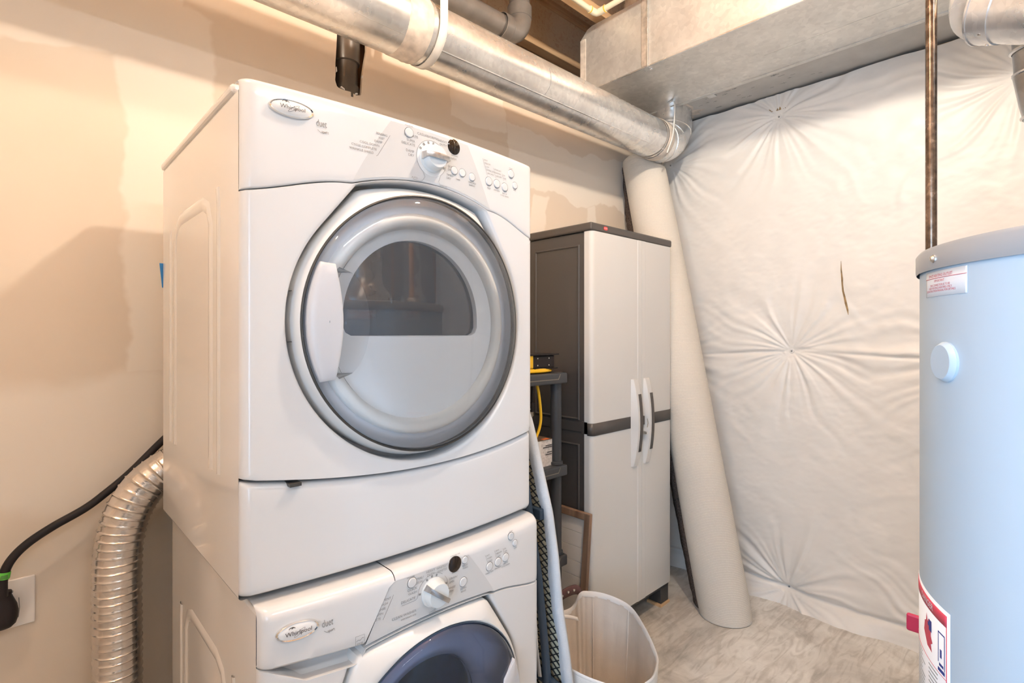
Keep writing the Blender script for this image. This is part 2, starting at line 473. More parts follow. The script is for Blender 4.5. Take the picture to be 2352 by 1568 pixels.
# ------------------------------------------------------------------ mesh helpers
class MB:
    def __init__(s):
        s.v = []
        s.f = []

    def add(s, verts, faces):
        o = len(s.v)
        s.v += [tuple(p) for p in verts]
        s.f += [tuple(i + o for i in f) for f in faces]
        return s

    def box(s, a, b):
        x0, y0, z0 = a
        x1, y1, z1 = b
        return s.add([(x0, y0, z0), (x1, y0, z0), (x1, y1, z0), (x0, y1, z0),
                      (x0, y0, z1), (x1, y0, z1), (x1, y1, z1), (x0, y1, z1)],
                     [(0, 3, 2, 1), (4, 5, 6, 7), (0, 1, 5, 4), (1, 2, 6, 5), (2, 3, 7, 6), (3, 0, 4, 7)])

    def grid(s, rows, close_u=False, close_v=False):
        """rows: list of equally long point lists"""
        nr, nc = len(rows), len(rows[0])
        vs_ = [p for r in rows for p in r]
        fs = []
        for i in range(nr if close_v else nr - 1):
            for j in range(nc if close_u else nc - 1):
                a = i * nc + j
                b = i * nc + (j + 1) % nc
                c = ((i + 1) % nr) * nc + (j + 1) % nc
                d = ((i + 1) % nr) * nc + j
                fs.append((a, b, c, d))
        return s.add(vs_, fs)

    def tube(s, path, rad, seg=16, cap=True):
        pts = [Vector(p) for p in path]
        n = len(pts)
        rads = rad if isinstance(rad, (list, tuple)) else [rad] * n
        t0 = (pts[1] - pts[0]).normalized()
        up = Vector((0, 0, 1)) if abs(t0.z) < 0.9 else Vector((1, 0, 0))
        nrm = (up - t0 * up.dot(t0)).normalized()
        rows = []
        for i in range(n):
            if i == 0:
                t = t0
            elif i == n - 1:
                t = (pts[i] - pts[i - 1]).normalized()
            else:
                t = ((pts[i + 1] - pts[i]).normalized() + (pts[i] - pts[i - 1]).normalized()).normalized()
            nrm = (nrm - t * nrm.dot(t)).normalized()
            bn = t.cross(nrm)
            rows.append([pts[i] + (nrm * math.cos(2 * math.pi * k / seg) + bn * math.sin(2 * math.pi * k / seg)) * rads[i] for k in range(seg)])
        o = len(s.v)
        s.grid(rows, close_u=True)
        if cap:
            s.f.append(tuple(o + k for k in range(seg))[::-1])
            s.f.append(tuple(o + (n - 1) * seg + k for k in range(seg)))
        return s

    def lathe(s, prof, origin, axis=(0, 0, 1), seg=48, cap=False):
        """prof: (radius, height along axis)"""
        ax = Vector(axis).normalized()
        up = Vector((0, 0, 1)) if abs(ax.z) < 0.9 else Vector((1, 0, 0))
        e1 = (up - ax * up.dot(ax)).normalized()
        e2 = ax.cross(e1)
        og = Vector(origin)
        rows = [[og + ax * h + (e1 * math.cos(2 * math.pi * k / seg) + e2 * math.sin(2 * math.pi * k / seg)) * max(r, 1e-5) for k in range(seg)] for r, h in prof]
        o = len(s.v)
        s.grid(rows, close_u=True)
        if cap:
            n = len(rows)
            s.f.append(tuple(o + k for k in range(seg))[::-1])
            s.f.append(tuple(o + (n - 1) * seg + k for k in range(seg)))
        return s

    def prism(s, poly, fa, fb):
        """poly: 2-D points; fa / fb map them to the two end faces"""
        n = len(poly)
        a = [fa(*p) for p in poly]
        b = [fb(*p) for p in poly]
        return s.add(a + b, [tuple(range(n)), tuple(range(2 * n - 1, n - 1, -1))] + [(i, i + n, (i + 1) % n + n, (i + 1) % n) for i in range(n)])

    def build(s, name, mat, parent=None, smooth=30, bevel=0.0, segs=2, solid=0.0, subsurf=0):
        me = bpy.data.meshes.new(name)
        me.from_pydata(s.v, [], s.f)
        bm = bmesh.new()
        bm.from_mesh(me)
        bmesh.ops.remove_doubles(bm, verts=bm.verts, dist=1e-6)
        bmesh.ops.recalc_face_normals(bm, faces=bm.faces)
        bm.to_mesh(me)
        bm.free()
        me.materials.append(M[mat] if isinstance(mat, str) else mat)
        ob = bpy.data.objects.new(name, me)
        COL.objects.link(ob)
        if parent:
            ob.parent = parent
            ob.matrix_parent_inverse = PINV.get(parent.name, Matrix.Identity(4))
        if smooth:
            me.polygons.foreach_set('use_smooth', [True] * len(me.polygons))
            me.set_sharp_from_angle(angle=R(smooth))
        if solid:
            md = ob.modifiers.new('solid', 'SOLIDIFY')
            md.thickness = solid
            md.offset = 0
        if bevel:
            md = ob.modifiers.new('bevel', 'BEVEL')
            md.width = bevel
            md.segments = segs
            md.limit_method = 'ANGLE'
            md.angle_limit = R(40)
            md.harden_normals = False
        if subsurf:
            md = ob.modifiers.new('sub', 'SUBSURF')
            md.levels = subsurf
            md.render_levels = subsurf
        return ob

PINV = {}

def thing(name, label, cat, loc=(0, 0, 0), group=None):
    o = bpy.data.objects.new(name, None)
    o.empty_display_size = 0.05
    COL.objects.link(o)
    o.location = loc
    PINV[o.name] = Matrix.Translation(Vector(loc)).inverted()
    o['label'] = label
    o['category'] = cat
    if group:
        o['group'] = group
    return o

def tag(o, label, cat, group=None):
    o['label'] = label
    o['category'] = cat
    if group:
        o['group'] = group
    return o

def struct(o):
    o['kind'] = 'structure'
    return o

def lab(o, text):
    o['label'] = text
    return o

def catmull(pts, n=8, closed=False):
    P = [Vector(p) for p in pts]
    out = []
    m = len(P)
    rng = range(m) if closed else range(m - 1)
    for i in rng:
        if closed:
            p0, p1, p2, p3 = P[(i - 1) % m], P[i], P[(i + 1) % m], P[(i + 2) % m]
        else:
            p0 = P[i - 1] if i > 0 else P[0] * 2 - P[1]
            p1, p2 = P[i], P[i + 1]
            p3 = P[i + 2] if i + 2 < m else P[-1] * 2 - P[-2]
        for k in range(n):
            t = k / n
            out.append(0.5 * ((2 * p1) + (p2 - p0) * t + (2 * p0 - 5 * p1 + 4 * p2 - p3) * t * t + (3 * p1 - p0 - 3 * p2 + p3) * t ** 3))
    if not closed:
        out.append(P[-1])
    return out

def text2d(body, size, align='CENTER', shear=0.0, space=1.0):
    cu = bpy.data.curves.new('lettering', 'FONT')
    cu.body = body
    cu.size = size
    cu.align_x = align
    cu.align_y = 'CENTER'
    cu.shear = shear
    cu.space_character = space
    cu.resolution_u = 2
    ob = bpy.data.objects.new('lettering', cu)
    me = bpy.data.meshes.new_from_object(ob)
    vs_ = [(v.co.x, v.co.y) for v in me.vertices]
    fs = [tuple(p.vertices) for p in me.polygons]
    bpy.data.objects.remove(ob)
    bpy.data.meshes.remove(me)
    bpy.data.curves.remove(cu)
    return vs_, fs

def smoothstep(t):
    t = max(0.0, min(1.0, t))
    return t * t * (3 - 2 * t)

def convex_hull(pts):
    pts = sorted(set((round(x, 6), round(z, 6)) for x, z in pts))
    def half(ps):
        h = []
        for p in ps:
            while len(h) > 1 and (h[-1][0] - h[-2][0]) * (p[1] - h[-2][1]) - (h[-1][1] - h[-2][1]) * (p[0] - h[-2][0]) <= 0:
                h.pop()
            h.append(p)
        return h
    lo, up = half(pts), half(pts[::-1])
    return lo[:-1] + up[:-1]

def radial(poly, c, ang):
    """distance from c to polygon along angle"""
    dx, dz = math.cos(ang), math.sin(ang)
    best = None
    n = len(poly)
    for i in range(n):
        ax, az = poly[i][0] - c[0], poly[i][1] - c[1]
        bx, bz = poly[(i + 1) % n][0] - c[0], poly[(i + 1) % n][1] - c[1]
        ex, ez = bx - ax, bz - az
        den = dx * ez - dz * ex
        if abs(den) < 1e-12:
            continue
        t = (ax * ez - az * ex) / den
        u = (ax * dz - az * dx) / den
        if t > 0 and -1e-9 <= u <= 1 + 1e-9:
            best = t if best is None else max(best, t)
    return best

# ================================================================== SETTING
XW = 2.80            # insulated wall
YW = 1.76            # drywall face
X0, Y0 = -0.6, -2.1  # rear of the room
ZJ = 2.93            # underside of joists

fl = MB().box((X0 - 0.1, Y0 - 0.1, -0.12), (2.98, 2.5, 0)).build('floor', 'concrete', smooth=0)
struct(fl)

# drywall with the cut-out round the drain pipe
hole = [(0.815, 2.272), (0.813, 2.25), (0.821, 2.229), (0.845, 2.226), (0.871, 2.2285), (0.893, 2.222), (0.912, 2.229), (0.9145, 2.26), (0.917, 2.30),
        (0.924, 2.345), (0.934, 2.40), (0.932, 2.47), (0.87, 2.49), (0.822, 2.46), (0.818, 2.37), (0.814, 2.31)]
hc = (0.868, 2.34)
wall_poly = [(X0, 0), (2.86, 0), (2.86, 2.665), (X0, 2.665)]
angs = sorted([2 * math.pi * k / 120 for k in range(120)] + [math.atan2(p[1] - hc[1], p[0] - hc[0]) % (2 * math.pi) for p in wall_poly])
inn = [(hc[0] + radial(hole, hc, a) * math.cos(a), hc[1] + radial(hole, hc, a) * math.sin(a)) for a in angs]
out = [(hc[0] + radial(wall_poly, hc, a) * math.cos(a), hc[1] + radial(wall_poly, hc, a) * math.sin(a)) for a in angs]
wb = MB()
wb.grid([[(x, YW + 0.013, z) for x, z in inn], [(x, YW, z) for x, z in inn], [(x, YW, z) for x, z in out]], close_u=True)
wl = struct(wb.build('wall_left', 'drywall', smooth=0))
MB().box((X0, YW + 0.10, 0), (2.86, YW + 0.11, 2.665)).build('back_sheet', 'stud', wl, smooth=0)
MB().box((X0, YW + 0.002, 2.63), (2.86, YW + 0.112, 2.665)).build('top_plate', 'pine', wl, smooth=0)
for sx in (0.2, 1.08, 1.5, 2.3):
    MB().box((sx, YW + 0.014, 0), (sx + 0.04, YW + 0.10, 2.63)).build('stud', 'stud', wl, smooth=0)
ch = MB()                                     # torn paper edge round the hole
for (x, z, w, h, a) in ((0.842, 2.232, 0.018, 0.005, -0.5), (0.893, 2.228, 0.012, 0.006, 0.4), (0.917, 2.298, 0.004, 0.012, 0.0), (0.818, 2.29, 0.003, 0.02, 0.1)):
    ca, sa = math.cos(a), math.sin(a)
    ch.prism([(-w / 2, -h / 2), (w / 2, -h * 0.3), (w * 0.3, h / 2), (-w * 0.4, h * 0.3)],
             lambda px, pz, x=x, z=z, ca=ca, sa=sa: (x + px * ca - pz * sa, YW - 0.0015, z + px * sa + pz * ca),
             lambda px, pz, x=x, z=z, ca=ca, sa=sa: (x + px * ca - pz * sa, YW + 0.006, z + px * sa + pz * ca))
ch.build('torn_paper', 'plastic_white', wl, smooth=0)

struct(MB().box((XW + 0.06, Y0 - 0.1, 0), (XW + 0.16, 2.5, 3.3)).build('wall_right', 'concrete', smooth=0))
# near wall, left of the camera and out of frame, with a window
NX = X0
wy0, wy1, wz0, wz1 = -0.70, 0.30, 0.75, 1.95
nb = MB()
nb.box((NX - 0.1, Y0 - 0.1, 0), (NX, wy0, 3.3))
nb.box((NX - 0.1, wy1, 0), (NX, 2.5, 3.3))
nb.box((NX - 0.1, wy0, 0), (NX, wy1, wz0))
nb.box((NX - 0.1, wy0, wz1), (NX, wy1, 3.3))
struct(nb.build('wall_near', 'room_wall', smooth=0))
wf = MB()
for a, b_ in (((wy0, wz0), (wy0 + 0.04, wz1)), ((wy1 - 0.04, wz0), (wy1, wz1)), ((wy0, wz0), (wy1, wz0 + 0.04)), ((wy0, wz1 - 0.04), (wy1, wz1))):
    wf.box((NX - 0.08, a[0], a[1]), (NX - 0.02, b_[0], b_[1]))
w1 = struct(wf.build('window_1', 'frame_white', smooth=0))
MB().box((NX - 0.055, wy0 + 0.04, wz0 + 0.04), (NX - 0.051, wy1 - 0.04, wz1 - 0.04)).build('pane', 'window_pane', w1, smooth=0)
struct(MB().box((NX, 2.45, 0), (XW + 0.06, 2.5, 3.3)).build('wall_beyond', 'room_wall', smooth=0))
struct(MB().box((NX - 0.1, Y0 - 0.1, 0), (XW + 0.06, Y0, 3.3)).build('wall_back', 'block_wall', smooth=0))

# ceiling: subfloor and wooden I-joists
cl = struct(MB().box((X0 - 0.1, Y0 - 0.1, ZJ + 0.30), (2.98, 2.5, ZJ + 0.32)).build('ceiling', 'osb', smooth=0))
for k in range(11):
    y = 2.005 - 0.408 * k
    if y < Y0 + 0.05:
        break
    jw = MB().box((X0, y - 0.005, ZJ + 0.034), (XW + 0.05, y + 0.005, ZJ + 0.27)).build('joist', 'osb', cl, smooth=0)
    MB().box((X0, y - 0.032, ZJ), (XW + 0.05, y + 0.032, ZJ + 0.038)).build('bottom_flange', 'pine', jw, smooth=0, bevel=0.002, segs=1)
    MB().box((X0, y - 0.032, ZJ + 0.265), (XW + 0.05, y + 0.032, ZJ + 0.30)).build('top_flange', 'pine', jw, smooth=0)
    if k == 0:
        tv = MB()
        for s_, xc, zc in (('TJI', 1.70, ZJ + 0.185), ('210', 1.965, ZJ + 0.185)):
            v_, f_ = text2d(s_, 0.11)
            tv.add([(xc + a, y - 0.0058, zc + b) for a, b in v_], f_)
        tv.build('joist_print', 'ink_dark', jw, smooth=0)

# ================================================================== LAMP
def ceiling_lamp(pos, label, mat):
    T = thing('ceiling_lamp', label, 'lamp', (pos[0], pos[1], ZJ), 'bare bulbs')
    MB().lathe([(0.0, 0.0), (0.055, 0.0), (0.055, -0.012), (0.028, -0.03), (0.02, -0.06), (0.0, -0.06)], (pos[0], pos[1], ZJ), seg=32).build('holder', 'porcelain', T)
    MB().lathe([(0.0, -0.035), (0.018, -0.03), (0.0305, -0.012), (0.033, 0.0), (0.029, 0.018), (0.018, 0.034), (0.014, 0.05), (0, 0.05)], pos, seg=32).build('bulb', mat, T)
ceiling_lamp(BULB_POS, 'bare round bulb in a white holder above the water heater', 'bulb')
ceiling_lamp(FILL_BULB_POS, 'bare round bulb added out of view to fill the left wall', 'fill_bulb')  # added bulb, out of view, brightens left drywall and dryer flank
strip = thing('fill_strip_light', 'long twin tube light added out of view as room fill', 'lamp', (0.45, -1.25, ZJ))  # added unseen fixture that lifts the general light in the room
MB().box((-0.2, -1.31, ZJ - 0.05), (1.1, -1.19, ZJ)).build('housing', 'porcelain', strip, smooth=0, bevel=0.006)
for ty in (-1.275, -1.225):
    MB().tube([(-0.16, ty, ZJ - 0.075), (1.06, ty, ZJ - 0.075)], 0.013, 16).build('tube', 'fill_tube_glow', strip)
    for tx in (-0.17, 1.05):
        MB().box((tx, ty - 0.012, ZJ - 0.09), (tx + 0.02, ty + 0.012, ZJ - 0.045)).build('tube_socket', 'porcelain', strip, smooth=0)

# ================================================================== INSULATED WALL
def build_blanket():
    rnd = random.Random(5)
    root = thing('insulation_blanket', 'white puckered vinyl insulation blanket covering the far wall', 'insulation', (XW, 0.4, 0))
    pins = [(0.937, 1.273), (0.997, 2.467), (0.955, 0.078), (1.606, 2.36), (0.10, 2.36), (0.17, 1.25), (0.17, 0.08), (1.63, 1.25)]
    ys = np.concatenate([np.linspace(-2.05, 0.0, 40, endpoint=False), np.linspace(0.0, 1.755, 330)])
    zs = np.concatenate([np.linspace(0.0, 0.10, 14, endpoint=False), np.linspace(0.10, 2.574, 470)])
    Yg, Zg = np.meshgrid(ys, zs)
    disp = np.full(Yg.shape, 0.030)
    def vnoise(a, b, seed):
        rs = np.random.RandomState(seed)
        G = rs.rand(64, 64)
        ia, ib = np.floor(a).astype(int), np.floor(b).astype(int)
        fa, fb = a - ia, b - ib
        fa = fa * fa * (3 - 2 * fa)
        fb = fb * fb * (3 - 2 * fb)
        g = lambda i, j: G[i % 64, j % 64]
        return (g(ia, ib) * (1 - fa) + g(ia + 1, ib) * fa) * (1 - fb) + (g(ia, ib + 1) * (1 - fa) + g(ia + 1, ib + 1) * fa) * fb - 0.5
    for n, (py, pz) in enumerate(pins):
        dy, dz = Yg - py, Zg - pz
        d = np.hypot(dy, dz) + 1e-6
        th = np.arctan2(dz, dy)
        warp = vnoise(Yg * 5 + n * 7, Zg * 5 + n * 3, 11 + n) * 0.5
        t2 = th + warp * np.minimum(1, d * 2)
        ridge = np.zeros(Yg.shape)
        for k, a in ((7, 0.5), (13, 0.8), (19, 1.0), (29, 0.7), (41, 0.5)):
            ph = rnd.uniform(0, 6.28)
            amp = 0.6 + 0.8 * vnoise(t2 * k * 0.21 + 20, d * 3 + k, 31 + n + k)
            ridge += a * np.sin(k * t2 + ph) * amp
        env = (1 - np.exp(-d / 0.05)) * np.exp(-(d / 0.36) ** 1.6)
        side = 0.42 + 0.58 * np.cos(th) ** 2
        disp += 0.0066 * ridge * env * side
        disp -= 0.026 * np.exp(-d / 0.10)
    # long slack folds running sideways from the middle pin
    zc = 1.273 - 0.010 * np.clip((0.937 - Yg) / 0.3, 0, 3) + 0.004 * np.sin(Yg * 9)
    m1 = smooth01(np.clip((0.937 - Yg) / 0.08, 0, 1)) * (Yg < 0.937)
    disp -= 0.008 * np.exp(-((Zg - zc) / 0.008) ** 2) * m1
    disp += 0.006 * np.exp(-((Zg - zc - 0.02) / 0.014) ** 2) * m1
    zc2 = 1.273 - 0.020 * np.clip((Yg - 0.937) / 0.3, 0, 3)
    m2 = smooth01(np.clip((Yg - 0.937) / 0.08, 0, 1)) * (Yg > 0.937)
    disp -= 0.007 * np.exp(-((Zg - zc2) / 0.008) ** 2) * m2
    disp += 0.004 * vnoise(Yg * 4, Zg * 3, 3) + 0.0022 * vnoise(Yg * 17 + Zg * 9, Zg * 24 - Yg * 12, 4) + 0.0012 * vnoise(Yg * 40 + Zg * 30, Zg * 50 - Yg * 22, 6)
    # slanting wrinkles low on the right
    lowr = np.clip((0.75 - Yg) / 0.3, 0, 1) * np.clip((1.15 - Zg) / 0.3, 0, 1) * np.clip((Zg - 0.25) / 0.2, 0, 1)
    disp += 0.006 * lowr * vnoise((Zg * 1.0 + Yg * 0.55) * 30, (Yg - Zg) * 3, 8)
    # bottom hem: pinched seam, then a loose flap on the floor
    seam = 0.085 + 0.02 * np.sin(Yg * 5 + 1) * 0.6
    disp -= 0.018 * np.exp(-((Zg - seam) / 0.012) ** 2)
    flare = np.clip((seam - Zg) / seam, 0, 1)
    disp += flare * (0.030 + 0.022 * vnoise(Yg * 6, Zg * 0 + 3, 9) * 2)
    Xg = XW + 0.035 - disp
    ztop = 0.006 * np.sin(Yg * 14) + 0.010 * vnoise(Yg * 9, Zg * 0, 12)
    Zg2 = Zg + ztop * np.clip((Zg - 2.35) / 0.2, 0, 1)
    mb = MB()
    nr, nc = Yg.shape
    mb.v = list(zip(Xg.ravel().tolist(), Yg.ravel().tolist(), Zg2.ravel().tolist()))
    idx = np.arange(nr * nc).reshape(nr, nc)
    mb.f = list(zip(idx[:-1, :-1].ravel().tolist(), idx[:-1, 1:].ravel().tolist(), idx[1:, 1:].ravel().tolist(), idx[1:, :-1].ravel().tolist()))
    me = bpy.data.meshes.new('vinyl_sheet')
    me.from_pydata(mb.v, [], mb.f)
    me.materials.append(M['blanket'])
    me.polygons.foreach_set('use_smooth', [True] * len(me.polygons))
    ob = bpy.data.objects.new('vinyl_sheet', me)
    COL.objects.link(ob)
    ob.parent = root
    ob.matrix_parent_inverse = PINV[root.name]
    def surf(y, z):
        i = int(np.argmin(np.abs(zs - z)))
        j = int(np.argmin(np.abs(ys - y)))
        return Xg[i, j]
    for (py, pz) in pins:
        x = surf(py, pz)
        wsh = MB().lathe([(0.0, 0.003), (0.012, 0.003), (0.013, 0.0), (0.013, -0.004)], (x - 0.002, py, pz), (-1, 0, 0), 20).build('fastener_washer', 'blanket', root)
        MB().lathe([(0.0, 0.004), (0.0035, 0.004), (0.0045, 0.0), (0.0045, -0.003)], (x - 0.005, py, pz), (-1, 0, 0), 10).build('pin_head', 'ink', wsh)
    # insulation showing where the top edge gaps, and along the slit
    MB().box((XW + 0.022, -2.05, 2.50), (XW + 0.05, 1.755, 2.578)).build('exposed_fill', 'fiber', root, smooth=0)
    tb = MB()
    slit = [(0.715, 1.700, 0.001), (0.7145, 1.660, 0.004), (0.711, 1.62, 0.006), (0.7095, 1.59, 0.0055), (0.707, 1.56, 0.006), (0.701, 1.53, 0.007), (0.695, 1.50, 0.008), (0.688, 1.47, 0.006), (0.6855, 1.447, 0.001)]
    a = [(surf(y, z) - 0.0012, y - w * 0.6, z) for y, z, w in slit]
    b = [(surf(y, z) - 0.0012, y + w * 0.6, z) for y, z, w in slit]
    tb.grid([a, b])
    lab(tb.build('torn_slit', 'fiber', root, smooth=0, solid=0.001), 'brown slit torn in the vinyl')
    return root

def smooth01(t):
    return t * t * (3 - 2 * t)
build_blanket()

# ================================================================== FRONT-LOAD APPLIANCES
class Front:
    def __init__(s, x0, x1, yE, bow, rr):
        s.x0, s.x1, s.yE, s.bow, s.rr = x0, x1, yE, bow, rr
        s.xc, s.hw = (x0 + x1) / 2, (x1 - x0) / 2

    def y(s, x):
        q = (x - s.xc) / s.hw
        y = s.yE - s.bow * (1 - q * q)
        d = max(0.0, min(x - s.x0, s.x1 - x))
        if d < s.rr:
            y += s.rr - math.sqrt(max(0, s.rr ** 2 - (s.rr - d) ** 2))
        return y

    def xs(s, a, b, n=40):
        out = [a + (b - a) * k / n for k in range(n + 1)]
        for e in (s.x0, s.x1):
            for k in range(1, 7):
                d = s.rr * (1 - math.cos(math.pi / 2 * k / 7))
                x = e + d if e == s.x0 else e - d
                if a < x < b:
                    out.append(x)
        return sorted(set(out))

    def panel(s, a, b, zlo, zhi, e_lo=0.006, e_hi=0.006, dy=0.0, back=0.03, nz=8, n=40):
        mb = MB()
        xs = s.xs(a, b, n)
        rows = []
        prof = [('lo', 0.0, back)]
        for k in range(5):
            t = math.pi / 2 * k / 4
            prof.append(('lo', e_lo * (1 - math.cos(t)), e_lo * (1 - math.sin(t))))
        for k in range(1, nz):
            prof.append(('m', k / nz, 0.0))
        for k in range(4, -1, -1):
            t = math.pi / 2 * k / 4
            prof.append(('hi', e_hi * (1 - math.cos(t)), e_hi * (1 - math.sin(t))))
        prof.append(('hi', 0.0, back))
        for kind, p, d in prof:
            row = []
            for x in xs:
                l, h = zlo(x), zhi(x)
                if kind == 'lo':
                    z = l + p
                elif kind == 'hi':
                    z = h - p
                else:
                    z = l + e_lo + (h - l - e_lo - e_hi) * p
                row.append((x, s.y(x) + dy + d, z))
            rows.append(row)
        mb.grid(rows)
        return mb

    def ring_panel(s, hull, c, a, b, zlo, zhi, e_in=0.007, e_out=0.005, depth=0.055, back=0.03, n=220):
        outer = [(x, zlo(x)) for x in s.xs(a, b, 60)] + [(x, zhi(x)) for x in s.xs(a, b, 60)][::-1]
        ang = sorted([2 * math.pi * k / n for k in range(n)] + [math.atan2(p[1] - c[1], p[0] - c[0]) % (2 * math.pi) for p in ((a, zlo(a)), (b, zlo(b)), (b, zhi(b)), (a, zhi(a)))])
        rows = []
        prof = [('i', 0.0, depth)]
        for k in range(5):
            t = math.pi / 2 * k / 4
            prof.append(('i', e_in * (1 - math.cos(t)), e_in * (1 - math.sin(t))))
        for k in (0.12, 0.25, 0.4, 0.55, 0.7, 0.8, 0.87, 0.92, 0.96, 0.985):
            prof.append(('m', k, 0.0))
        prof.append(('o', 0.0, 0.002))
        prof.append(('o', 0.0, back))
        ro = [radial(outer, c, t) for t in ang]
        ri = [radial(hull, c, t) for t in ang]
        for kind, p, d in prof:
            row = []
            for t, o_, i_ in zip(ang, ro, ri):
                if kind == 'i':
                    r = min(i_ + p, o_ - 0.001)
                elif kind == 'o':
                    r = o_
                else:
                    r = i_ + e_in + max(0.0, o_ - i_ - e_in) * p
                    r = min(r, o_)
                x = c[0] + r * math.cos(t)
                z = c[1] + r * math.sin(t)
                ins = 0.003 if (kind == 'o' and d > 0.01) else 0.0
                x = min(max(x, s.x0 + ins), s.x1 - ins)
                row.append((x, (s.y(s.x0) if ins else s.y(x)) + d, z))
            rows.append(row)
        return MB().grid(rows, close_u=True)

    def decal(s, verts, faces, off=0.0009):
        return [(x, s.y(x) - off, z) for x, z in verts], faces

def lettering(fr, items, off=0.0009):
    mb = MB()
    for it in items:
        body, x, z, size = it[:4]
        align = it[4] if len(it) > 4 else 'CENTER'
        v_, f_ = text2d(body, size, align)
        sq = {'duet': 0.58, 'sport': 0.8}.get(body, 1.0)   # condensed letters of the model name
        mb.add(*fr.decal([(x + p * sq, z + q) for p, q in v_], f_, off))
    return mb

def stroke(fr, pts, w, off=0.0009):
    """flat printed line following (x, z) points on a bowed front"""
    mb = MB()
    P = [Vector((p[0], p[1])) for p in pts]
    L, Rr = [], []
    for i, p in enumerate(P):
        t = (P[min(i + 1, len(P) - 1)] - P[max(i - 1, 0)]).normalized()
        n = Vector((-t.y, t.x)) * w / 2
        L.append(p + n)
        Rr.append(p - n)
    mb.grid([[(p.x, fr.y(p.x) - off, p.y) for p in L], [(p.x, fr.y(p.x) - off, p.y) for p in Rr]])
    return mb

def join(*mbs):
    o = MB()
    for m in mbs:
        o.add(m.v, m.f)
    return o

def arc(cx_, cz_, r, a0, a1, n=24):
    return [(cx_ + r * math.cos(R(a0 + (a1 - a0) * k / n)), cz_ + r * math.sin(R(a0 + (a1 - a0) * k / n))) for k in range(n + 1)]

def button(fr, x, z, r, parent, mat='button_white', name='button', h=0.0026, ring=True):
    y = fr.y(x)
    b = MB().lathe([(r, 0.004), (r, -h * 0.6), (r * 0.86, -h), (0, -h * 1.05)], (x, y, z), (0, 1, 0), 28).build(name, mat, parent)
    if ring:
        MB().lathe([(r * 1.0, -0.0006), (r * 1.13, -0.0010), (r * 1.13, 0.001), (r, 0.001)], (x, y, z), (0, 1, 0), 28).build('button_ring', 'ink', b)
    return b

def badge(fr, x, z, hw, hh, parent):
    y0 = fr.y(x)
    def ell(a, h, y):
        out = []
        for k in range(48):
            t = 2 * math.pi * k / 48
            px = x + a * math.cos(t)
            out.append((px, fr.y(px) - y, z + h * math.sin(t)))
        return out
    rim = MB().grid([ell(hw, hh, -0.001), ell(hw, hh, 0.0035), ell(hw * 0.96, hh * 0.93, 0.0062), ell(hw * 0.9, hh * 0.84, 0.0050)], close_u=True)
    rb_ = rim.build('badge_rim', 'chrome', parent)
    fc = MB().grid([ell(hw * 0.905, hh * 0.85, 0.0048), ell(hw * 0.7, hh * 0.64, 0.0068), ell(hw * 0.4, hh * 0.36, 0.0080), ell(hw * 0.02, hh * 0.02, 0.0083)], close_u=True)
    fc.build('badge_face', 'badge', rb_)
    mb = MB()
    v_, f_ = text2d('Whirlpool', hh * 0.66)
    mb.add([(x + p, fr.y(x + p) - 0.0092, z + q - hh * 0.02) for p, q in v_], f_)
    sw = []
    for k in range(61):
        t = 2 * math.pi * k / 60 * 0.97 + 2.0
        a, b = hw * 0.30 * math.cos(t), hh * 0.15 * math.sin(t)
        ca, sa = math.cos(0.62), math.sin(0.62)
        sw.append((x + hw * 0.04 + a * ca - b * sa, z - hh * 0.08 + a * sa + b * ca))
    s2 = stroke(fr, sw, 0.0005, 0.0090)
    mb.add(s2.v, s2.f)
    for dx, dz, w in ((-0.36, 0.45, 0.16), (-0.29, 0.52, 0.12), (-0.24, 0.44, 0.13)):
        s3 = stroke(fr, arc(x + hw * dx, z + hh * dz, hw * w * 0.6, 20, 165, 8), 0.0011, 0.0088)
        mb.add(s3.v, s3.f)
    mb.build('badge_lettering', 'ink_dark', rb_, smooth=0)

def side_ribs(x, ya, yb, za, zb, parent):
    """embossed raised frame on the left flank"""
    def rib(pts, w, name):
        rows = []
        P = [Vector((0, *p)) for p in pts]
        for i, p in enumerate(P):
            t = (P[min(i + 1, len(P) - 1)] - P[max(i - 1, 0)]).normalized()
            n = Vector((0, -t.z, t.y)) * w / 2
            rows.append([(x + 0.0005, *(p + n).yz), (x - 0.0022, *(p + n * 0.6).yz), (x - 0.003, *p.yz), (x - 0.0022, *(p - n * 0.6).yz), (x + 0.0005, *(p - n).yz)])
        MB().grid(rows).build(name, 'enamel_side', parent, smooth=60)
    ym = (ya + yb) / 2
    rib([(ya, za), (ya, zb - 0.05), (ya + 0.02, zb - 0.015), (ya + 0.06, zb), (yb - 0.06, zb), (yb - 0.02, zb - 0.015), (yb, zb - 0.05), (yb, za)], 0.03, 'embossed_rib')
    rib([(ya - 0.055, za), (ya - 0.055, zb - 0.02), (ya - 0.05, zb + 0.01)], 0.02, 'embossed_rib')
    rib([(yb + 0.05, za), (yb + 0.05, zb - 0.04), (yb + 0.045, zb - 0.01)], 0.02, 'embossed_rib')

def body_shell(x0, x1, y0, y1, z0, z1, parent, mat='enamel_side'):
    """cabinet skin open at the front"""
    mb = MB()
    mb.add([(x0, y0, z0), (x1, y0, z0), (x1, y1, z0), (x0, y1, z0), (x0, y0, z1), (x1, y0, z1), (x1, y1, z1), (x0, y1, z1)],
           [(0, 3, 2, 1), (4, 5, 6, 7), (1, 2, 6, 5), (2, 3, 7, 6), (3, 0, 4, 7)])
    return mb.build('body', mat, parent, smooth=0, bevel=0.006, segs=3)

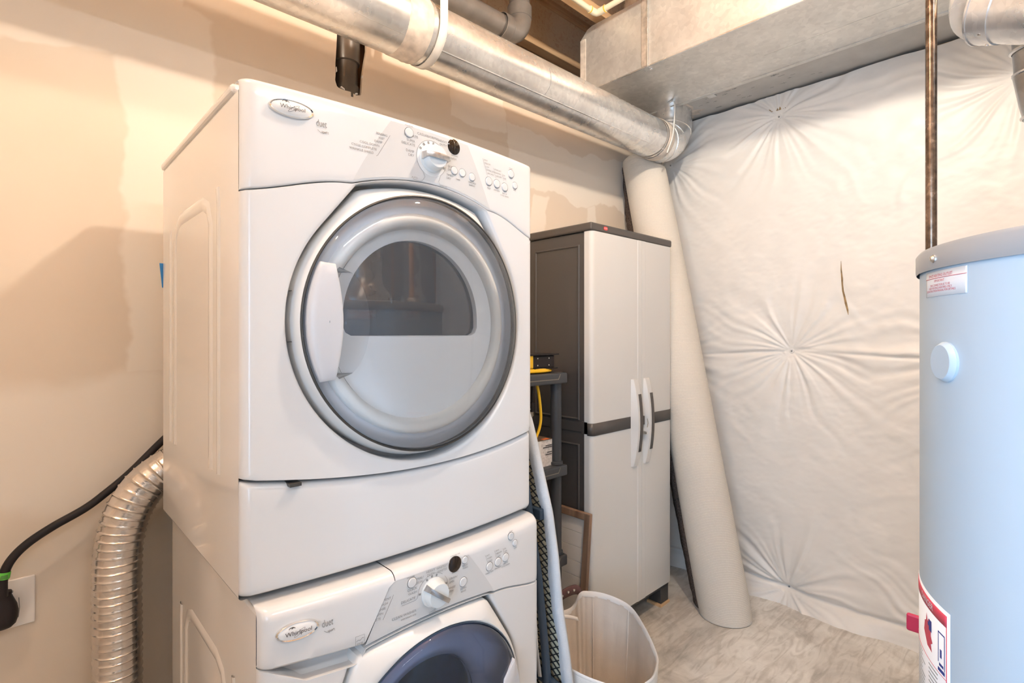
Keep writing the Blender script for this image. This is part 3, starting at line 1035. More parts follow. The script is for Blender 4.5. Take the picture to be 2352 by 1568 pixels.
# ------------------------------------------------------------------ dryer
def build_dryer():
    T = thing('clothes_dryer', 'white front-loading clothes dryer stacked on top of the washer', 'dryer', (0.617, 1.27, 0.907))
    fr = Front(0.272, 0.962, 0.935, 0.027, 0.020)
    z0, z1 = 0.916, 1.788
    body_shell(0.272, 0.962, 0.957, 1.585, z0 - 0.008, z1 - 0.012, T)
    # lid: thin cap that overhangs the flanks
    MB().box((0.268, 0.985, z1 - 0.012), (0.966, 1.588, z1 + 0.006)).build('lid', 'enamel_side', T, smooth=0, bevel=0.007, segs=3)
    side_ribs(0.272, 1.13, 1.44, 1.10, 1.62, T)
    xl, xr = 0.455, 0.795
    def top(x):
        if x < xl:
            return 1.6025 + 0.0395 * smoothstep((x - fr.x0) / (xl - fr.x0)) ** 0.8
        if x > xr:
            return 1.6025 + 0.0435 * smoothstep((fr.x1 - x) / (fr.x1 - xr)) ** 0.8
        q = (x - 0.628) / 0.17
        return 1.673 - 0.0295 * q * q
    def bot(x):
        q = (x - fr.xc) / fr.hw
        return 1.1145 - 0.0295 * (1 - q * q)
    C = (0.620, 1.381)
    circ = lambda r: [(C[0] + r * math.cos(2 * math.pi * k / 96), C[1] + r * math.sin(2 * math.pi * k / 96)) for k in range(96)]
    tops = lambda ins: [(x, top(x) - 0.0045 - ins) for x in np.linspace(xl + 0.012 + ins, xr - 0.012 - ins, 24).tolist()]
    hull = convex_hull(circ(0.281) + tops(0.0))
    door_hull = convex_hull(circ(0.2725) + tops(0.008))
    fr.panel(fr.x0, fr.x1, top, lambda x: z1 + 0.001, 0.003, 0.010, n=56).build('console', 'enamel', T, smooth=35)
    fr.ring_panel(hull, C, fr.x0, fr.x1, lambda x: bot(x) + 0.0015, lambda x: top(x) - 0.0025).build('front_panel', 'enamel', T, smooth=35)
    fr.panel(fr.x0, fr.x1, lambda x: z0, lambda x: bot(x) - 0.004, 0.012, 0.012, dy=0.004, n=50).build('lower_panel', 'enamel', T, smooth=35)
    # seam liner behind the gaps and vent slot
    MB().box((0.276, 0.958, z0), (0.958, 0.966, 1.10)).build('seam_liner', 'shadow_gap', T, smooth=0)
    MB().box((0.276, 0.958, 1.60), (0.958, 0.966, 1.78)).build('seam_liner', 'shadow_gap', T, smooth=0)
    MB().box((0.343, 0.918, 1.094), (0.363, 0.95, 1.0995)).build('latch_slot', 'gasket', T, smooth=0)
    # recess floor (ring) behind the door
    n = 120
    ang = [2 * math.pi * k / n for k in range(n)]
    rec = MB().grid([[(C[0] + radial(hull, C, t) * 1.01 * math.cos(t), 0.972, C[1] + radial(hull, C, t) * 1.01 * math.sin(t)) for t in ang],
                     [(C[0] + 0.225 * math.cos(t), 0.972, C[1] + 0.225 * math.sin(t)) for t in ang],
                     [(C[0] + 0.222 * math.cos(t), 1.00, C[1] + 0.222 * math.sin(t)) for t in ang]], close_u=True)
    rec.build('door_recess', 'enamel', T, smooth=35)
    dr = MB().lathe([(0.222, 1.0), (0.285, 1.0), (0.29, 1.02), (0.29, 1.50), (0.0, 1.50)], (C[0], 0, C[1]), (0, 1, 0), 64)
    dr.build('drum', 'drum', T)
    # ---- door
    rg = 0.2605
    def dy(x):
        return fr.y(min(max(x, 0.30), 0.935))
    rows = []
    for f_, d in ((1.0, 0.058), (1.0, 0.030), (0.96, 0.024), (0.88, 0.020), (0.72, 0.014), (0.5, 0.007), (0.25, -0.001), (0.08, -0.0065), (0.02, -0.0078), (0.0, -0.007), (0.0, 0.02)):
        row = []
        for t in ang:
            ro = radial(door_hull, C, t)
            r = rg + (ro - rg) * f_
            x, z = C[0] + r * math.cos(t), C[1] + r * math.sin(t)
            row.append((x, dy(x) + d, z))
        rows.append(row)
    door = MB().grid(rows, close_u=True).build('door', 'plastic_white', T, smooth=40)
    # hinge-side vent marks on the door edge
    for za, zb in ((1.435, 1.475), (1.30, 1.345)):
        for z_ in (za, zb):
            MB().box((0.3375, 0.934, z_), (0.352, 0.950, z_ + 0.0012)).build('edge_slot', 'gasket', door, smooth=0)
    def ringy(r, d):
        return [(C[0] + r * math.cos(t), dy(C[0] + r * math.cos(t)) + d, C[1] + r * math.sin(t)) for t in ang]
    MB().grid([ringy(rg + 0.0005, -0.006), ringy(rg + 0.0003, -0.0105), ringy(rg - 0.0022, -0.0115), ringy(rg - 0.0040, -0.0095), ringy(rg - 0.004, 0.0)], close_u=True).build('door_gasket', 'gasket', door)
    # outer clear bowl (a notch at left holds the grip)
    prof = [(rg - 0.003, 0.0), (rg - 0.0045, -0.012), (0.247, -0.021), (0.225, -0.027), (0.19, -0.0305), (0.13, -0.034), (0.06, -0.036), (0.0005, -0.0365)]
    MB().grid([[(C[0] + r * math.cos(t), (dy(C[0] + r * math.cos(t)) if r > 0.22 else dy(C[0] + r * math.cos(t))) + d, C[1] + r * math.sin(t)) for t in ang] for r, d in prof], close_u=True).build('clear_cover', 'door_glass', door, smooth=60)
    # liner: grey band, cream ring, white plate with half-moon window
    MB().grid([ringy(rg - 0.005, 0.004), ringy(0.248, 0.016), ringy(0.229, 0.020)], close_u=True).build('liner_band', 'liner_grey', door, smooth=50)
    MB().grid([ringy(0.2295, 0.020), ringy(0.226, 0.008), ringy(0.215, 0.004), ringy(0.203, 0.012), ringy(0.197, 0.030)], close_u=True).build('liner_ring', 'liner_ring', door, smooth=60)
    D = []
    dcx, dzb = 0.620, 1.356
    for k in range(41):
        t = math.pi * k / 40
        D.append((dcx + 0.166 * math.cos(t), dzb + 0.035 + 0.166 * math.sin(t) * (1.0 if True else 1)))
    # rounded lower corners
    low = [(dcx - 0.166, dzb + 0.018), (dcx - 0.160, dzb + 0.006), (dcx - 0.148, dzb), (dcx + 0.148, dzb), (dcx + 0.160, dzb + 0.006), (dcx + 0.166, dzb + 0.018)]
    D = D + low
    dc = (dcx, dzb + 0.06)
    def plate_r(t):
        # intersection from dc with circle radius .199 about C
        dx, dz = math.cos(t), math.sin(t)
        ox, oz = dc[0] - C[0], dc[1] - C[1]
        b = ox * dx + oz * dz
        return -b + math.sqrt(b * b - (ox * ox + oz * oz - 0.199 ** 2))
    angp = sorted(ang + [math.atan2(p[1] - dc[1], p[0] - dc[0]) % (2 * math.pi) for p in low])
    rows = []
    for kk, d in ((0.0, 0.058), (0.0, 0.045), (0.02, 0.041), (0.08, 0.040), (0.5, 0.034), (1.0, 0.028)):
        row = []
        for t in angp:
            ri, ro = radial(D, dc, t), plate_r(t)
            r = ri + (ro - ri) * kk
            x, z = dc[0] + r * math.cos(t), dc[1] + r * math.sin(t)
            row.append((x, 0.908 + d, z))
        rows.append(row)
    MB().grid(rows, close_u=True).build('liner_plate', 'inner_white', door, smooth=40)
    MB().prism([(dc[0] + radial(D, dc, t) * 1.003 * math.cos(t), dc[1] + radial(D, dc, t) * 1.003 * math.sin(t)) for t in angp], lambda x, z: (x, 0.962, z), lambda x, z: (x, 0.965, z)).build('window_pane', 'pane', door, smooth=0)
    # translucent hand cup behind the grip
    cup = []
    for k in range(15):
        a = k / 14
        row = []
        for j in range(25):
            q = -1 + 2 * j / 24
            zz = 1.379 + q * 0.100
            w = math.sqrt(max(0, 1 - q * q))
            xx = 0.418 + 0.060 * math.sin(math.pi / 2 * min(1, a * 1.0)) * w
            yy = 0.888 + 0.052 * (1 - math.cos(math.pi / 2 * (1 - a))) * w
            row.append((xx, yy, zz))
        cup.append(row)
    MB().grid(cup).build('hand_cup', 'door_glass', door, smooth=60)
    # grip plate
    def dome(x, z):
        r = math.hypot(x - C[0], z - C[1])
        q = sorted(prof)
        for (r0, d0), (r1, d1) in zip(q[:-1], q[1:]):
            if r0 <= r <= r1:
                return dy(x) + d0 + (d1 - d0) * (r - r0) / (r1 - r0)
        return dy(x)
    left = []
    for k in range(25):
        a = R(155 + 50 * k / 24)
        left.append((C[0] + 0.2535 * math.cos(a), C[1] + 0.2535 * math.sin(a)))
    q0, q1 = left[0], left[-1]
    right = []
    for k in range(17):
        t = k / 16
        z = q1[1] + 0.004 + (q0[1] - q1[1] - 0.008) * t
        x = 0.412 + 0.012 * math.sin(math.pi * t)
        right.append((x, z))
    poly = left + right
    gc = (0.400, 1.381)
    rows = []
    for s_, d in ((1.0, 0.004), (1.0, -0.002), (0.985, -0.0035), (0.93, -0.0045), (0.8, -0.0047), (0.6, -0.0047), (0.3, -0.0047), (0.02, -0.0047)):
        rows.append([(gc[0] + (px - gc[0]) * s_, dome(gc[0] + (px - gc[0]) * s_, gc[1] + (pz - gc[1]) * s_) + d, gc[1] + (pz - gc[1]) * s_) for px, pz in poly])
    MB().grid(rows, close_u=True).build('grip', 'liner_grip', door, smooth=40)
    # ---- console print and controls
    ov = MB()
    rows = []
    for k in range(13):
        t = k / 12
        z = 1.6535 + (1.7785 - 1.6535) * t
        xa = 0.457 + (0.5345 - 0.457) * t
        xb = 0.797 + (0.728 - 0.797) * t
        row = []
        for j in range(25):
            x = xa + (xb - xa) * j / 24
            zz = z if t > 0.01 else max(top(x) + 0.004, 1.6535 - 0.004)
            zz = top(x) + 0.004 + (1.7785 - top(x) - 0.004) * t
            xx = 0.457 + (0.5345 - 0.457) * t + ((0.797 + (0.728 - 0.797) * t) - (0.457 + (0.5345 - 0.457) * t)) * j / 24
            row.append((xx, fr.y(xx) - 0.0005, zz))
        rows.append(row)
    ov.grid(rows)
    ov.build('control_overlay', 'overlay', T, smooth=40)
    badge(fr, 0.347, 1.750, 0.037, 0.0150, T)
    kx, kz = 0.630, 1.725
    txt = [('duet', 0.3985, 1.7375, 0.0180), ('sport', 0.405, 1.7235, 0.0075),
           ('SENSING', 0.527, 1.7465, 0.0062, 'RIGHT'), ('WET', 0.521, 1.7385, 0.0062, 'RIGHT'), ('DAMP', 0.516, 1.7305, 0.0062, 'RIGHT'),
           ('COOL DOWN', 0.510, 1.7225, 0.0062, 'RIGHT'), ('CYCLE COMPLETE', 0.504, 1.7145, 0.0062, 'RIGHT'), ('WRINKLE SHIELD', 0.498, 1.7065, 0.0062, 'RIGHT'),
           ('POWER', 0.575, 1.7795, 0.0052),
           ('CASUAL', 0.608, 1.7695, 0.0075), ('NORMAL', 0.634, 1.7695, 0.0075), ('HEAVY', 0.6585, 1.7685, 0.0070), ('DUTY', 0.6595, 1.7610, 0.0070),
           ('DELICATE', 0.596, 1.7605, 0.0072, 'RIGHT'), ('SUPER', 0.589, 1.7500, 0.0070, 'RIGHT'), ('DELICATE', 0.589, 1.7425, 0.0070, 'RIGHT'),
           ('DAMP', 0.587, 1.7290, 0.0072, 'RIGHT'), ('DRY', 0.587, 1.7210, 0.0072, 'RIGHT'),
           ('TOUCH', 0.6715, 1.7385, 0.0066, 'LEFT'), ('UP', 0.6715, 1.7315, 0.0066, 'LEFT'), ('QUICK', 0.6715, 1.7195, 0.0066, 'LEFT'), ('DRY', 0.6715, 1.7125, 0.0066, 'LEFT'),
           ('TIMED', 0.668, 1.7005, 0.0066, 'LEFT'), ('DRY', 0.668, 1.6935, 0.0066, 'LEFT'),
           ('AUTO', 0.588, 1.6775, 0.0050), ('MANUAL', 0.661, 1.6735, 0.0046), ('TIMER', 0.700, 1.6960, 0.0045),
           ('WRINKLE', 0.741, 1.6975, 0.0055), ('SHIELD', 0.741, 1.6915, 0.0055), ('ESTIMATED TIME', 0.688, 1.7835 - 0.001, 0.0036), ('REMAINING', 0.690, 1.7455, 0.0036),
           ('HIGH', 0.777, 1.7585, 0.0050, 'LEFT'), ('MEDIUM', 0.780, 1.7515, 0.0050, 'LEFT'), ('LOW', 0.783, 1.7445, 0.0050, 'LEFT'), ('EXTRA LOW', 0.786, 1.7375, 0.0050, 'LEFT'), ('AIR ONLY', 0.789, 1.7305, 0.0050, 'LEFT'),
           ('MORE DRY', 0.812, 1.7445, 0.0048, 'LEFT'), ('NORMAL', 0.815, 1.7375, 0.0048, 'LEFT'), ('LESS DRY', 0.818, 1.7305, 0.0048, 'LEFT'),
           ('ON', 0.842, 1.7375, 0.0048, 'LEFT'), ('OFF', 0.845, 1.7305, 0.0048, 'LEFT'),
           ('TEMP', 0.794, 1.6965, 0.0050), ('DRYNESS', 0.8205, 1.6965, 0.0050), ('END OF', 0.848, 1.6945, 0.0046), ('CYCLE SIGNAL', 0.848, 1.6890, 0.0046),
           ('START', 0.871, 1.7600, 0.0046), ('STOP', 0.886, 1.7380 - 0.0275, 0.0042)]
    mb = lettering(fr, txt)
    for m_ in (stroke(fr, [(0.5325, 1.7490), (0.506, 1.7040), (0.503, 1.7025)], 0.0008),
               stroke(fr, arc(kx, kz, 0.0375, 35, 235, 40) + [(0.613, 1.684), (0.606, 1.6745), (0.600, 1.673), (0.584, 1.674)], 0.0007),
               stroke(fr, arc(kx, kz, 0.0375, 28, -52, 24) + [(0.6475, 1.6815), (0.652, 1.6705), (0.670, 1.669)], 0.0006),
               stroke(fr, [(0.774, 1.761), (0.789, 1.724)], 0.0005), stroke(fr, [(0.809, 1.747), (0.818, 1.724)], 0.0005), stroke(fr, [(0.839, 1.741), (0.845, 1.724)], 0.0005),
               stroke(fr, arc(0.4, 1.7315, 0.010, 215, 325, 10), 0.0007)):
        mb.add(m_.v, m_.f)
    for a in (150, 128, 106, 84, 62, -22):
        ca, sa = math.cos(R(a)), math.sin(R(a))
        m_ = stroke(fr, [(kx + 0.030 * ca, kz + 0.030 * sa), (kx + 0.0355 * ca, kz + 0.0355 * sa)], 0.004, 0.0018)
        mb.add(m_.v, m_.f)
    mb.build('printed_lettering', 'ink', T, smooth=0)['kind'] = 'stuff'
    MB().lathe([(0.0365, 0.001), (0.0365, -0.0006), (0.030, -0.0010), (0.0, -0.0010)], (kx, fr.y(kx), kz), (0, 1, 0), 48).build('dial_plate', 'plastic_white', T)
    kn = MB().lathe([(0.0290, 0.0), (0.0290, -0.004), (0.0255, -0.006), (0.0245, -0.020), (0.0225, -0.024), (0.0, -0.0245)], (kx, fr.y(kx), kz), (0, 1, 0), 48).build('knob', 'knob', T)
    gb = MB()
    rows = []
    yk = fr.y(kx)
    for k in range(13):
        t = -1 + k / 6
        xx = kx + 0.0285 * t
        h = 0.030 - 0.006 * t * t
        rows.append([(xx, yk - 0.006, kz - 0.0075), (xx, yk - h, kz - 0.0055), (xx, yk - h - 0.001, kz), (xx, yk - h, kz + 0.0055), (xx, yk - 0.006, kz + 0.0075)])
    gb.grid(rows)
    gb.f.append(tuple(range(5)))
    gb.f.append(tuple(range(60, 65)))
    g_ = gb.build('knob_grip', 'silver', kn, smooth=50)
    button(fr, 0.575, 1.7655, 0.0095, T, name='power_button')
    MB().lathe([(0.0165, 0.001), (0.0165, -0.0012), (0.0145, -0.0022), (0.0, -0.003)], (0.688, fr.y(0.688), 1.7645), (0, 1, 0), 36).build('display_window', 'lens', T)
    for x, z, r in ((0.6893, 1.7135, 0.0085), (0.712, 1.7135, 0.0085), (0.7405, 1.7105, 0.0085), (0.7935, 1.7125, 0.0095), (0.8205, 1.7125, 0.0095), (0.848, 1.7105, 0.0095), (0.871, 1.7475, 0.0095), (0.886, 1.7225, 0.0080)):
        button(fr, x, z, r, T)
    # square of blue tape sticking out at the back edge
    lab(MB().prism([(0.2655, 1.540), (0.280, 1.540), (0.280, 1.478), (0.2712, 1.478)], lambda x, z: (x, 1.587, z), lambda x, z: (x, 1.590, z)).build('blue_tab', 'blue_tag', T, smooth=0), 'blue tab behind the left rear edge')
    return T
M['liner_grip'] = pm('grip_grey', (0.56, 0.555, 0.57), 0.35)
build_dryer()

# ------------------------------------------------------------------ washer
def build_washer():
    T = thing('clothes_washer', 'white front-loading washing machine under the stacked dryer', 'washer', (0.622, 1.24, 0))
    fr = Front(0.290, 0.955, 0.905, 0.028, 0.020)
    z1 = 0.902
    body_shell(0.290, 0.955, 0.926, 1.573, 0.02, z1 - 0.006, T)
    side_ribs(0.290, 1.10, 1.42, 0.10, 0.72, T)
    for fx in (0.33, 0.915):
        for fy in (0.98, 1.52):
            MB().lathe([(0.0, 0.0), (0.024, 0.0), (0.024, 0.012), (0.012, 0.016), (0.012, 0.03), (0.0, 0.03)], (fx, fy, 0), seg=16).build('foot', 'rubber', T)
    xl, xr = 0.4634, 0.775
    def top(x):
        if x < xl:
            return 0.803 - 0.015 * (x - fr.x0) / (xl - fr.x0)
        if x > xr:
            return 0.743 + 0.034 * smoothstep((fr.x1 - x) / (fr.x1 - xr)) ** 0.9
        q = (x - 0.612) / 0.16
        return 0.7935 - 0.012 * q * q
    C = (0.620, 0.540)
    n = 120
    ang = [2 * math.pi * k / n for k in range(n)]
    circ = lambda r: [(C[0] + r * math.cos(t), C[1] + r * math.sin(t)) for t in ang]
    tops = lambda ins: [(x, min(top(x), 0.7935 - 0.012 * ((x - 0.612) / 0.16) ** 2) - 0.005 - ins) for x in np.linspace(0.442 + ins, xr - 0.008 - ins, 24).tolist()]
    hull = convex_hull(circ(0.249) + tops(0))
    door_hull = convex_hull(circ(0.2425) + tops(0.007))
    slant = lambda z: 0.4634 + (0.526 - 0.4634) * (z - 0.788) / (0.9006 - 0.788)
    # console to the right of the drawer: slanted left edge
    mb = MB()
    rows = []
    zz = [0.0] + [0.003 * k for k in (0.3, 1)] + [0.15, 0.3, 0.5, 0.7, 0.85]
    def wrow(t, d, ztop_off=0.0):
        row = []
        for j in range(49):
            q = j / 48
            # denser at the right rounded edge
            q = 1 - (1 - q) ** 1.35
            z = None
            x = slant(0.788 + t * 0.112) + 0.0012 + (fr.x1 - slant(0.788 + t * 0.112) - 0.0012) * q
            lo = top(x)
            z = lo + (z1 - lo) * t - ztop_off
            row.append((x, fr.y(x) + d, z))
        return row
    rows = [wrow(0, 0.03), wrow(0, 0.003), wrow(0.02, 0.0005)] + [wrow(t, 0) for t in (0.1, 0.25, 0.4, 0.55, 0.7, 0.82)]
    er = 0.020
    for k in range(1, 7):
        a = math.pi / 2 * k / 6
        row = wrow(1.0, er * (1 - math.cos(a)))
        rows.append([(x, y, z1 - er + er * math.sin(a)) for x, y, z in row])
    rows.append([(x, 1.0, z1) for x, y, z in rows[-1]])
    mb.grid(rows)
    mb.build('console', 'enamel', T, smooth=35)
    # detergent drawer front
    rows = []
    def drow(t, d):
        row = []
        for j in range(33):
            q = j / 32
            q = q ** 1.35
            xe = slant(0.788 + t * 0.112) - 0.0012
            x = fr.x0 + (xe - fr.x0) * q
            lo = 0.803 - 0.015 * (x - fr.x0) / (xl - fr.x0)
            row.append((x, fr.y(x) + d - 0.002, lo + (z1 - lo) * t))
        return row
    rows = [drow(0, 0.04), drow(0, 0.008), drow(0.02, 0.003), drow(0.06, 0)] + [drow(t, 0) for t in (0.2, 0.4, 0.6, 0.8)]
    for k in range(1, 7):
        a = math.pi / 2 * k / 6
        row = drow(1.0, er * (1 - math.cos(a)))
        rows.append([(x, y, z1 - er + er * math.sin(a)) for x, y, z in row])
    rows.append([(x, 1.0, z1) for x, y, z in rows[-1]])
    dw = MB().grid(rows).build('detergent_drawer', 'enamel', T, smooth=35)
    # finger pocket under the drawer
    pk = []
    for z_, d in ((0.806, 0.045), (0.790, 0.045), (0.775, 0.034), (0.768, 0.012)):
        pk.append([(x, fr.y(x) + d, z_ - 0.015 * (x - fr.x0) / (xl - fr.x0)) for x in np.linspace(fr.x0 + 0.03, xl + 0.02, 20).tolist()])
    MB().grid(pk).build('finger_pocket', 'enamel', T, smooth=60)
    def ftop(x):
        if x < xl:
            return top(x) - 0.030 * smoothstep((x - fr.x0 - 0.012) / 0.03) * smoothstep((xl - x + 0.008) / 0.02) - 0.002
        return top(x) - 0.003
    hullf = hull
    fr.ring_panel(hullf, C, fr.x0, fr.x1, lambda x: 0.06, lambda x: max(ftop(x), 0.0)).build('front_panel', 'enamel', T, smooth=35)
    MB().box((0.30, 0.935, 0.02), (0.945, 0.945, 0.06)).build('kick_plate', 'enamel', T, smooth=0)
    MB().grid([[(C[0] + radial(hull, C, t) * 1.01 * math.cos(t), 0.945, C[1] + radial(hull, C, t) * 1.01 * math.sin(t)) for t in ang],
               [(C[0] + 0.15 * math.cos(t), 0.962, C[1] + 0.15 * math.sin(t)) for t in ang]], close_u=True).build('door_recess', 'enamel', T, smooth=35)
    # door
    rg = 0.2255
    dy = lambda x: fr.y(min(max(x, 0.32), 0.925))
    rows = []
    for f_, d in ((1.0, 0.04), (1.0, 0.008), (0.95, 0.001), (0.85, -0.003), (0.6, -0.010), (0.3, -0.016), (0.1, -0.018), (0.0, -0.016), (0.0, 0.01)):
        row = []
        for t in ang:
            ro = radial(door_hull, C, t)
            r = rg + (ro - rg) * f_
            x, z = C[0] + r * math.cos(t), C[1] + r * math.sin(t)
            row.append((x, dy(x) + d, z))
        rows.append(row)
    door = MB().grid(rows, close_u=True).build('door', 'plastic_white', T, smooth=40)
    ringy = lambda r, d: [(C[0] + r * math.cos(t), dy(C[0] + r * math.cos(t)) + d, C[1] + r * math.sin(t)) for t in ang]
    MB().grid([ringy(rg + 0.0005, -0.014), ringy(rg, -0.0185), ringy(rg - 0.002, -0.019), ringy(rg - 0.0032, -0.016), ringy(rg - 0.0032, 0)], close_u=True).build('door_gasket', 'navy', door)
    prof = [(rg - 0.003, -0.010), (rg - 0.005, -0.022), (0.208, -0.030), (0.18, -0.035), (0.12, -0.039), (0.0005, -0.041)]
    MB().grid([ringy(r, d) for r, d in prof], close_u=True).build('clear_cover', 'washer_glass', door, smooth=60)
    MB().grid([ringy(rg - 0.004, -0.006), ringy(0.205, 0.010), ringy(0.165, 0.022), ringy(0.142, 0.034), ringy(0.136, 0.06)], close_u=True).build('glass_bowl', 'bowl', door, smooth=60)
    MB().lathe([(0.1355, 0.925), (0.15, 0.975), (0.22, 1.0), (0.24, 1.02), (0.24, 1.42), (0.0, 1.42)], (C[0], 0, C[1]), (0, 1, 0), 56).build('drum', 'drum_dark', T)
    # grip at the right of the glass
    gp = []
    for k in range(25):
        a = R(-24 + 48 * k / 24)
        gp.append((C[0] + 0.214 * math.cos(a), C[1] + 0.214 * math.sin(a)))
    gp += [(C[0] + 0.160, C[1] + 0.060), (C[0] + 0.148, C[1] + 0.0), (C[0] + 0.160, C[1] - 0.060)]
    gc = (C[0] + 0.18, C[1])
    rows = []
    for s_, d in ((1.0, 0.006), (1.0, -0.002), (0.94, -0.0045), (0.5, -0.005), (0.02, -0.005)):
        rows.append([(gc[0] + (px - gc[0]) * s_, dy(px) - 0.034 + d, gc[1] + (pz - gc[1]) * s_) for px, pz in gp])
    MB().grid(rows, close_u=True).build('grip', 'liner_grip', door, smooth=40)
    # overlay
    rows = []
    for k in range(13):
        t = k / 12 * 0.85
        row = []
        for j in range(25):
            xa = slant(0.788 + 0.112 * t) + 0.003
            xb = 0.780 + (0.694 - 0.780) * t / 0.97
            x = xa + (xb - xa) * j / 24
            lo = top(x) + 0.004
            row.append((x, fr.y(x) - 0.0005, lo + (z1 - lo) * t))
        rows.append(row)
    MB().grid(rows).build('control_overlay', 'overlay', T, smooth=40)
    fb = Front(0.290, 0.955, 0.903, 0.028, 0.020)
    badge(fb, 0.3455, 0.858, 0.0345, 0.0155, T)
    kx, kz = 0.612, 0.838
    txt = [('duet', 0.396, 0.853, 0.0185), ('sport', 0.4025, 0.8385, 0.0075),
           ('ADD A GARMENT', 0.517, 0.858, 0.0062, 'RIGHT'), ('WASH', 0.511, 0.850, 0.0062, 'RIGHT'), ('RINSE', 0.506, 0.842, 0.0062, 'RIGHT'), ('SPIN', 0.501, 0.834, 0.0062, 'RIGHT'), ('CYCLE COMPLETE', 0.496, 0.826, 0.0062, 'RIGHT'),
           ('POWER', 0.560, 0.8835, 0.0050), ('DELICATE', 0.570, 0.8405, 0.0072, 'RIGHT'), ('QUICK', 0.574, 0.8590, 0.0070, 'RIGHT'), ('WASH', 0.574, 0.8515, 0.0070, 'RIGHT'),
           ('NORMAL/', 0.589, 0.8755, 0.0070, 'RIGHT'), ('CASUAL', 0.589, 0.8680, 0.0070, 'RIGHT'), ('HEAVY', 0.606, 0.8820, 0.0070), ('DUTY', 0.606, 0.8750, 0.0070), ('WHITEST', 0.634, 0.8815, 0.0068), ('WHITES', 0.634, 0.8745, 0.0068),
           ('DRAIN/', 0.652, 0.8500, 0.0066, 'LEFT'), ('SPIN', 0.652, 0.8430, 0.0066, 'LEFT'), ('RINSE/', 0.650, 0.8310, 0.0066, 'LEFT'), ('SPIN', 0.650, 0.8240, 0.0066, 'LEFT'),
           ('CLEAN WASHER', 0.572, 0.8150, 0.0072, 'RIGHT'), ('with bleach only', 0.572, 0.8080, 0.0052, 'RIGHT'), ('CYCLES', 0.610, 0.7985, 0.0048),
           ('ESTIMATED TIME', 0.668, 0.8830 + 0.0165 - 0.0035, 0.0034), ('REMAINING', 0.668, 0.8600, 0.0034), ('DELAY', 0.695, 0.8660, 0.0052), ('WASH', 0.695, 0.8605, 0.0052), ('EXTRA', 0.690, 0.8185, 0.0055), ('RINSE', 0.690, 0.8125, 0.0055),
           ('HOT', 0.757, 0.8660, 0.0048, 'LEFT'), ('WARM', 0.760, 0.8590, 0.0048, 'LEFT'), ('COLD', 0.763, 0.8520, 0.0048, 'LEFT'), ('HIGH', 0.786, 0.8680, 0.0048, 'LEFT'), ('MEDIUM', 0.789, 0.8610, 0.0048, 'LEFT'), ('LOW', 0.792, 0.8540, 0.0048, 'LEFT'),
           ('ON', 0.814, 0.8640, 0.0048, 'LEFT'), ('OFF', 0.817, 0.8570, 0.0048, 'LEFT'), ('WASH TEMP', 0.767, 0.8265, 0.0046), ('SPIN SPEED', 0.7945, 0.8280, 0.0046), ('END OF', 0.821, 0.8300, 0.0044), ('CYCLE SIGNAL', 0.821, 0.8245, 0.0044),
           ('START', 0.839, 0.8985 - 0.0005, 0.0042), ('STOP', 0.856, 0.8540, 0.0042)]
    mb = lettering(fr, txt[2:])
    m_ = lettering(fr, txt[:2], 0.0030)
    mb.add(m_.v, m_.f)
    for m_ in (stroke(fr, [(0.5225, 0.862), (0.5005, 0.8215)], 0.0008),
               stroke(fr, [(0.540, 0.8345), (0.571, 0.8355), (0.575, 0.8385)] + arc(kx, kz, 0.037, 165, 52, 30), 0.0007),
               stroke(fr, arc(kx, kz, 0.037, 40, -72, 30) + [(0.613, 0.8015)], 0.0006),
               stroke(fr, [(0.754, 0.869), (0.763, 0.847)], 0.0005), stroke(fr, [(0.783, 0.871), (0.791, 0.848)], 0.0005), stroke(fr, [(0.811, 0.867), (0.817, 0.850)], 0.0005),
               stroke(fr, arc(0.3985, 0.8465, 0.010, 215, 325, 10), 0.0007, 0.0030),
               stroke(fr, [(0.446, 0.810), (0.463, 0.810), (0.463, 0.794), (0.446, 0.794), (0.446, 0.810)], 0.0006, 0.0030)):
        mb.add(m_.v, m_.f)
    st = stroke(fr, [(0.4475, 0.801), (0.451, 0.803), (0.455, 0.8015), (0.459, 0.805), (0.4615, 0.804)], 0.0008, 0.0030)
    mb.add(st.v, st.f)
    v_, f_ = text2d('energy', 0.0044)
    mb.add(*fr.decal([(0.4545 + p, 0.7965 + q) for p, q in v_], f_, 0.0030))
    for a in (170, 118, 96, 76, 12, -12):
        ca, sa = math.cos(R(a)), math.sin(R(a))
        m_ = stroke(fr, [(kx + 0.030 * ca, kz + 0.030 * sa), (kx + 0.0350 * ca, kz + 0.0350 * sa)], 0.004, 0.0012)
        mb.add(m_.v, m_.f)
    mb.build('printed_lettering', 'ink', T, smooth=0)['kind'] = 'stuff'
    kn = MB().lathe([(0.0285, 0.0), (0.0285, -0.004), (0.0255, -0.006), (0.0245, -0.020), (0.0225, -0.024), (0.0, -0.0245)], (kx, fr.y(kx), kz), (0, 1, 0), 48).build('knob', 'knob', T)
    yk = fr.y(kx)
    ca, sa = math.cos(R(-38)), math.sin(R(-38))
    rows = []
    for k in range(13):
        t = -1 + k / 6
        h = 0.030 - 0.005 * t * t
        row = []
        for dz, hh in ((-0.006, 0.006), (-0.0045, h), (0, h + 0.001), (0.0045, h), (0.006, 0.006)):
            ux = 0.0290 * t
            row.append((kx + ux * ca - dz * sa, yk - hh, kz + ux * sa + dz * ca))
        rows.append(row)
    gb = MB().grid(rows)
    gb.f.append(tuple(range(5)))
    gb.f.append(tuple(range(60, 65)))
    gb.build('knob_grip', 'silver', kn, smooth=50)
    button(fr, 0.5625, 0.8725, 0.0095, T, name='power_button')
    MB().lathe([(0.0165, 0.001), (0.0165, -0.0012), (0.0145, -0.0022), (0.0, -0.003)], (0.667, fr.y(0.667), 0.8770), (0, 1, 0), 36).build('display_window', 'lens', T)
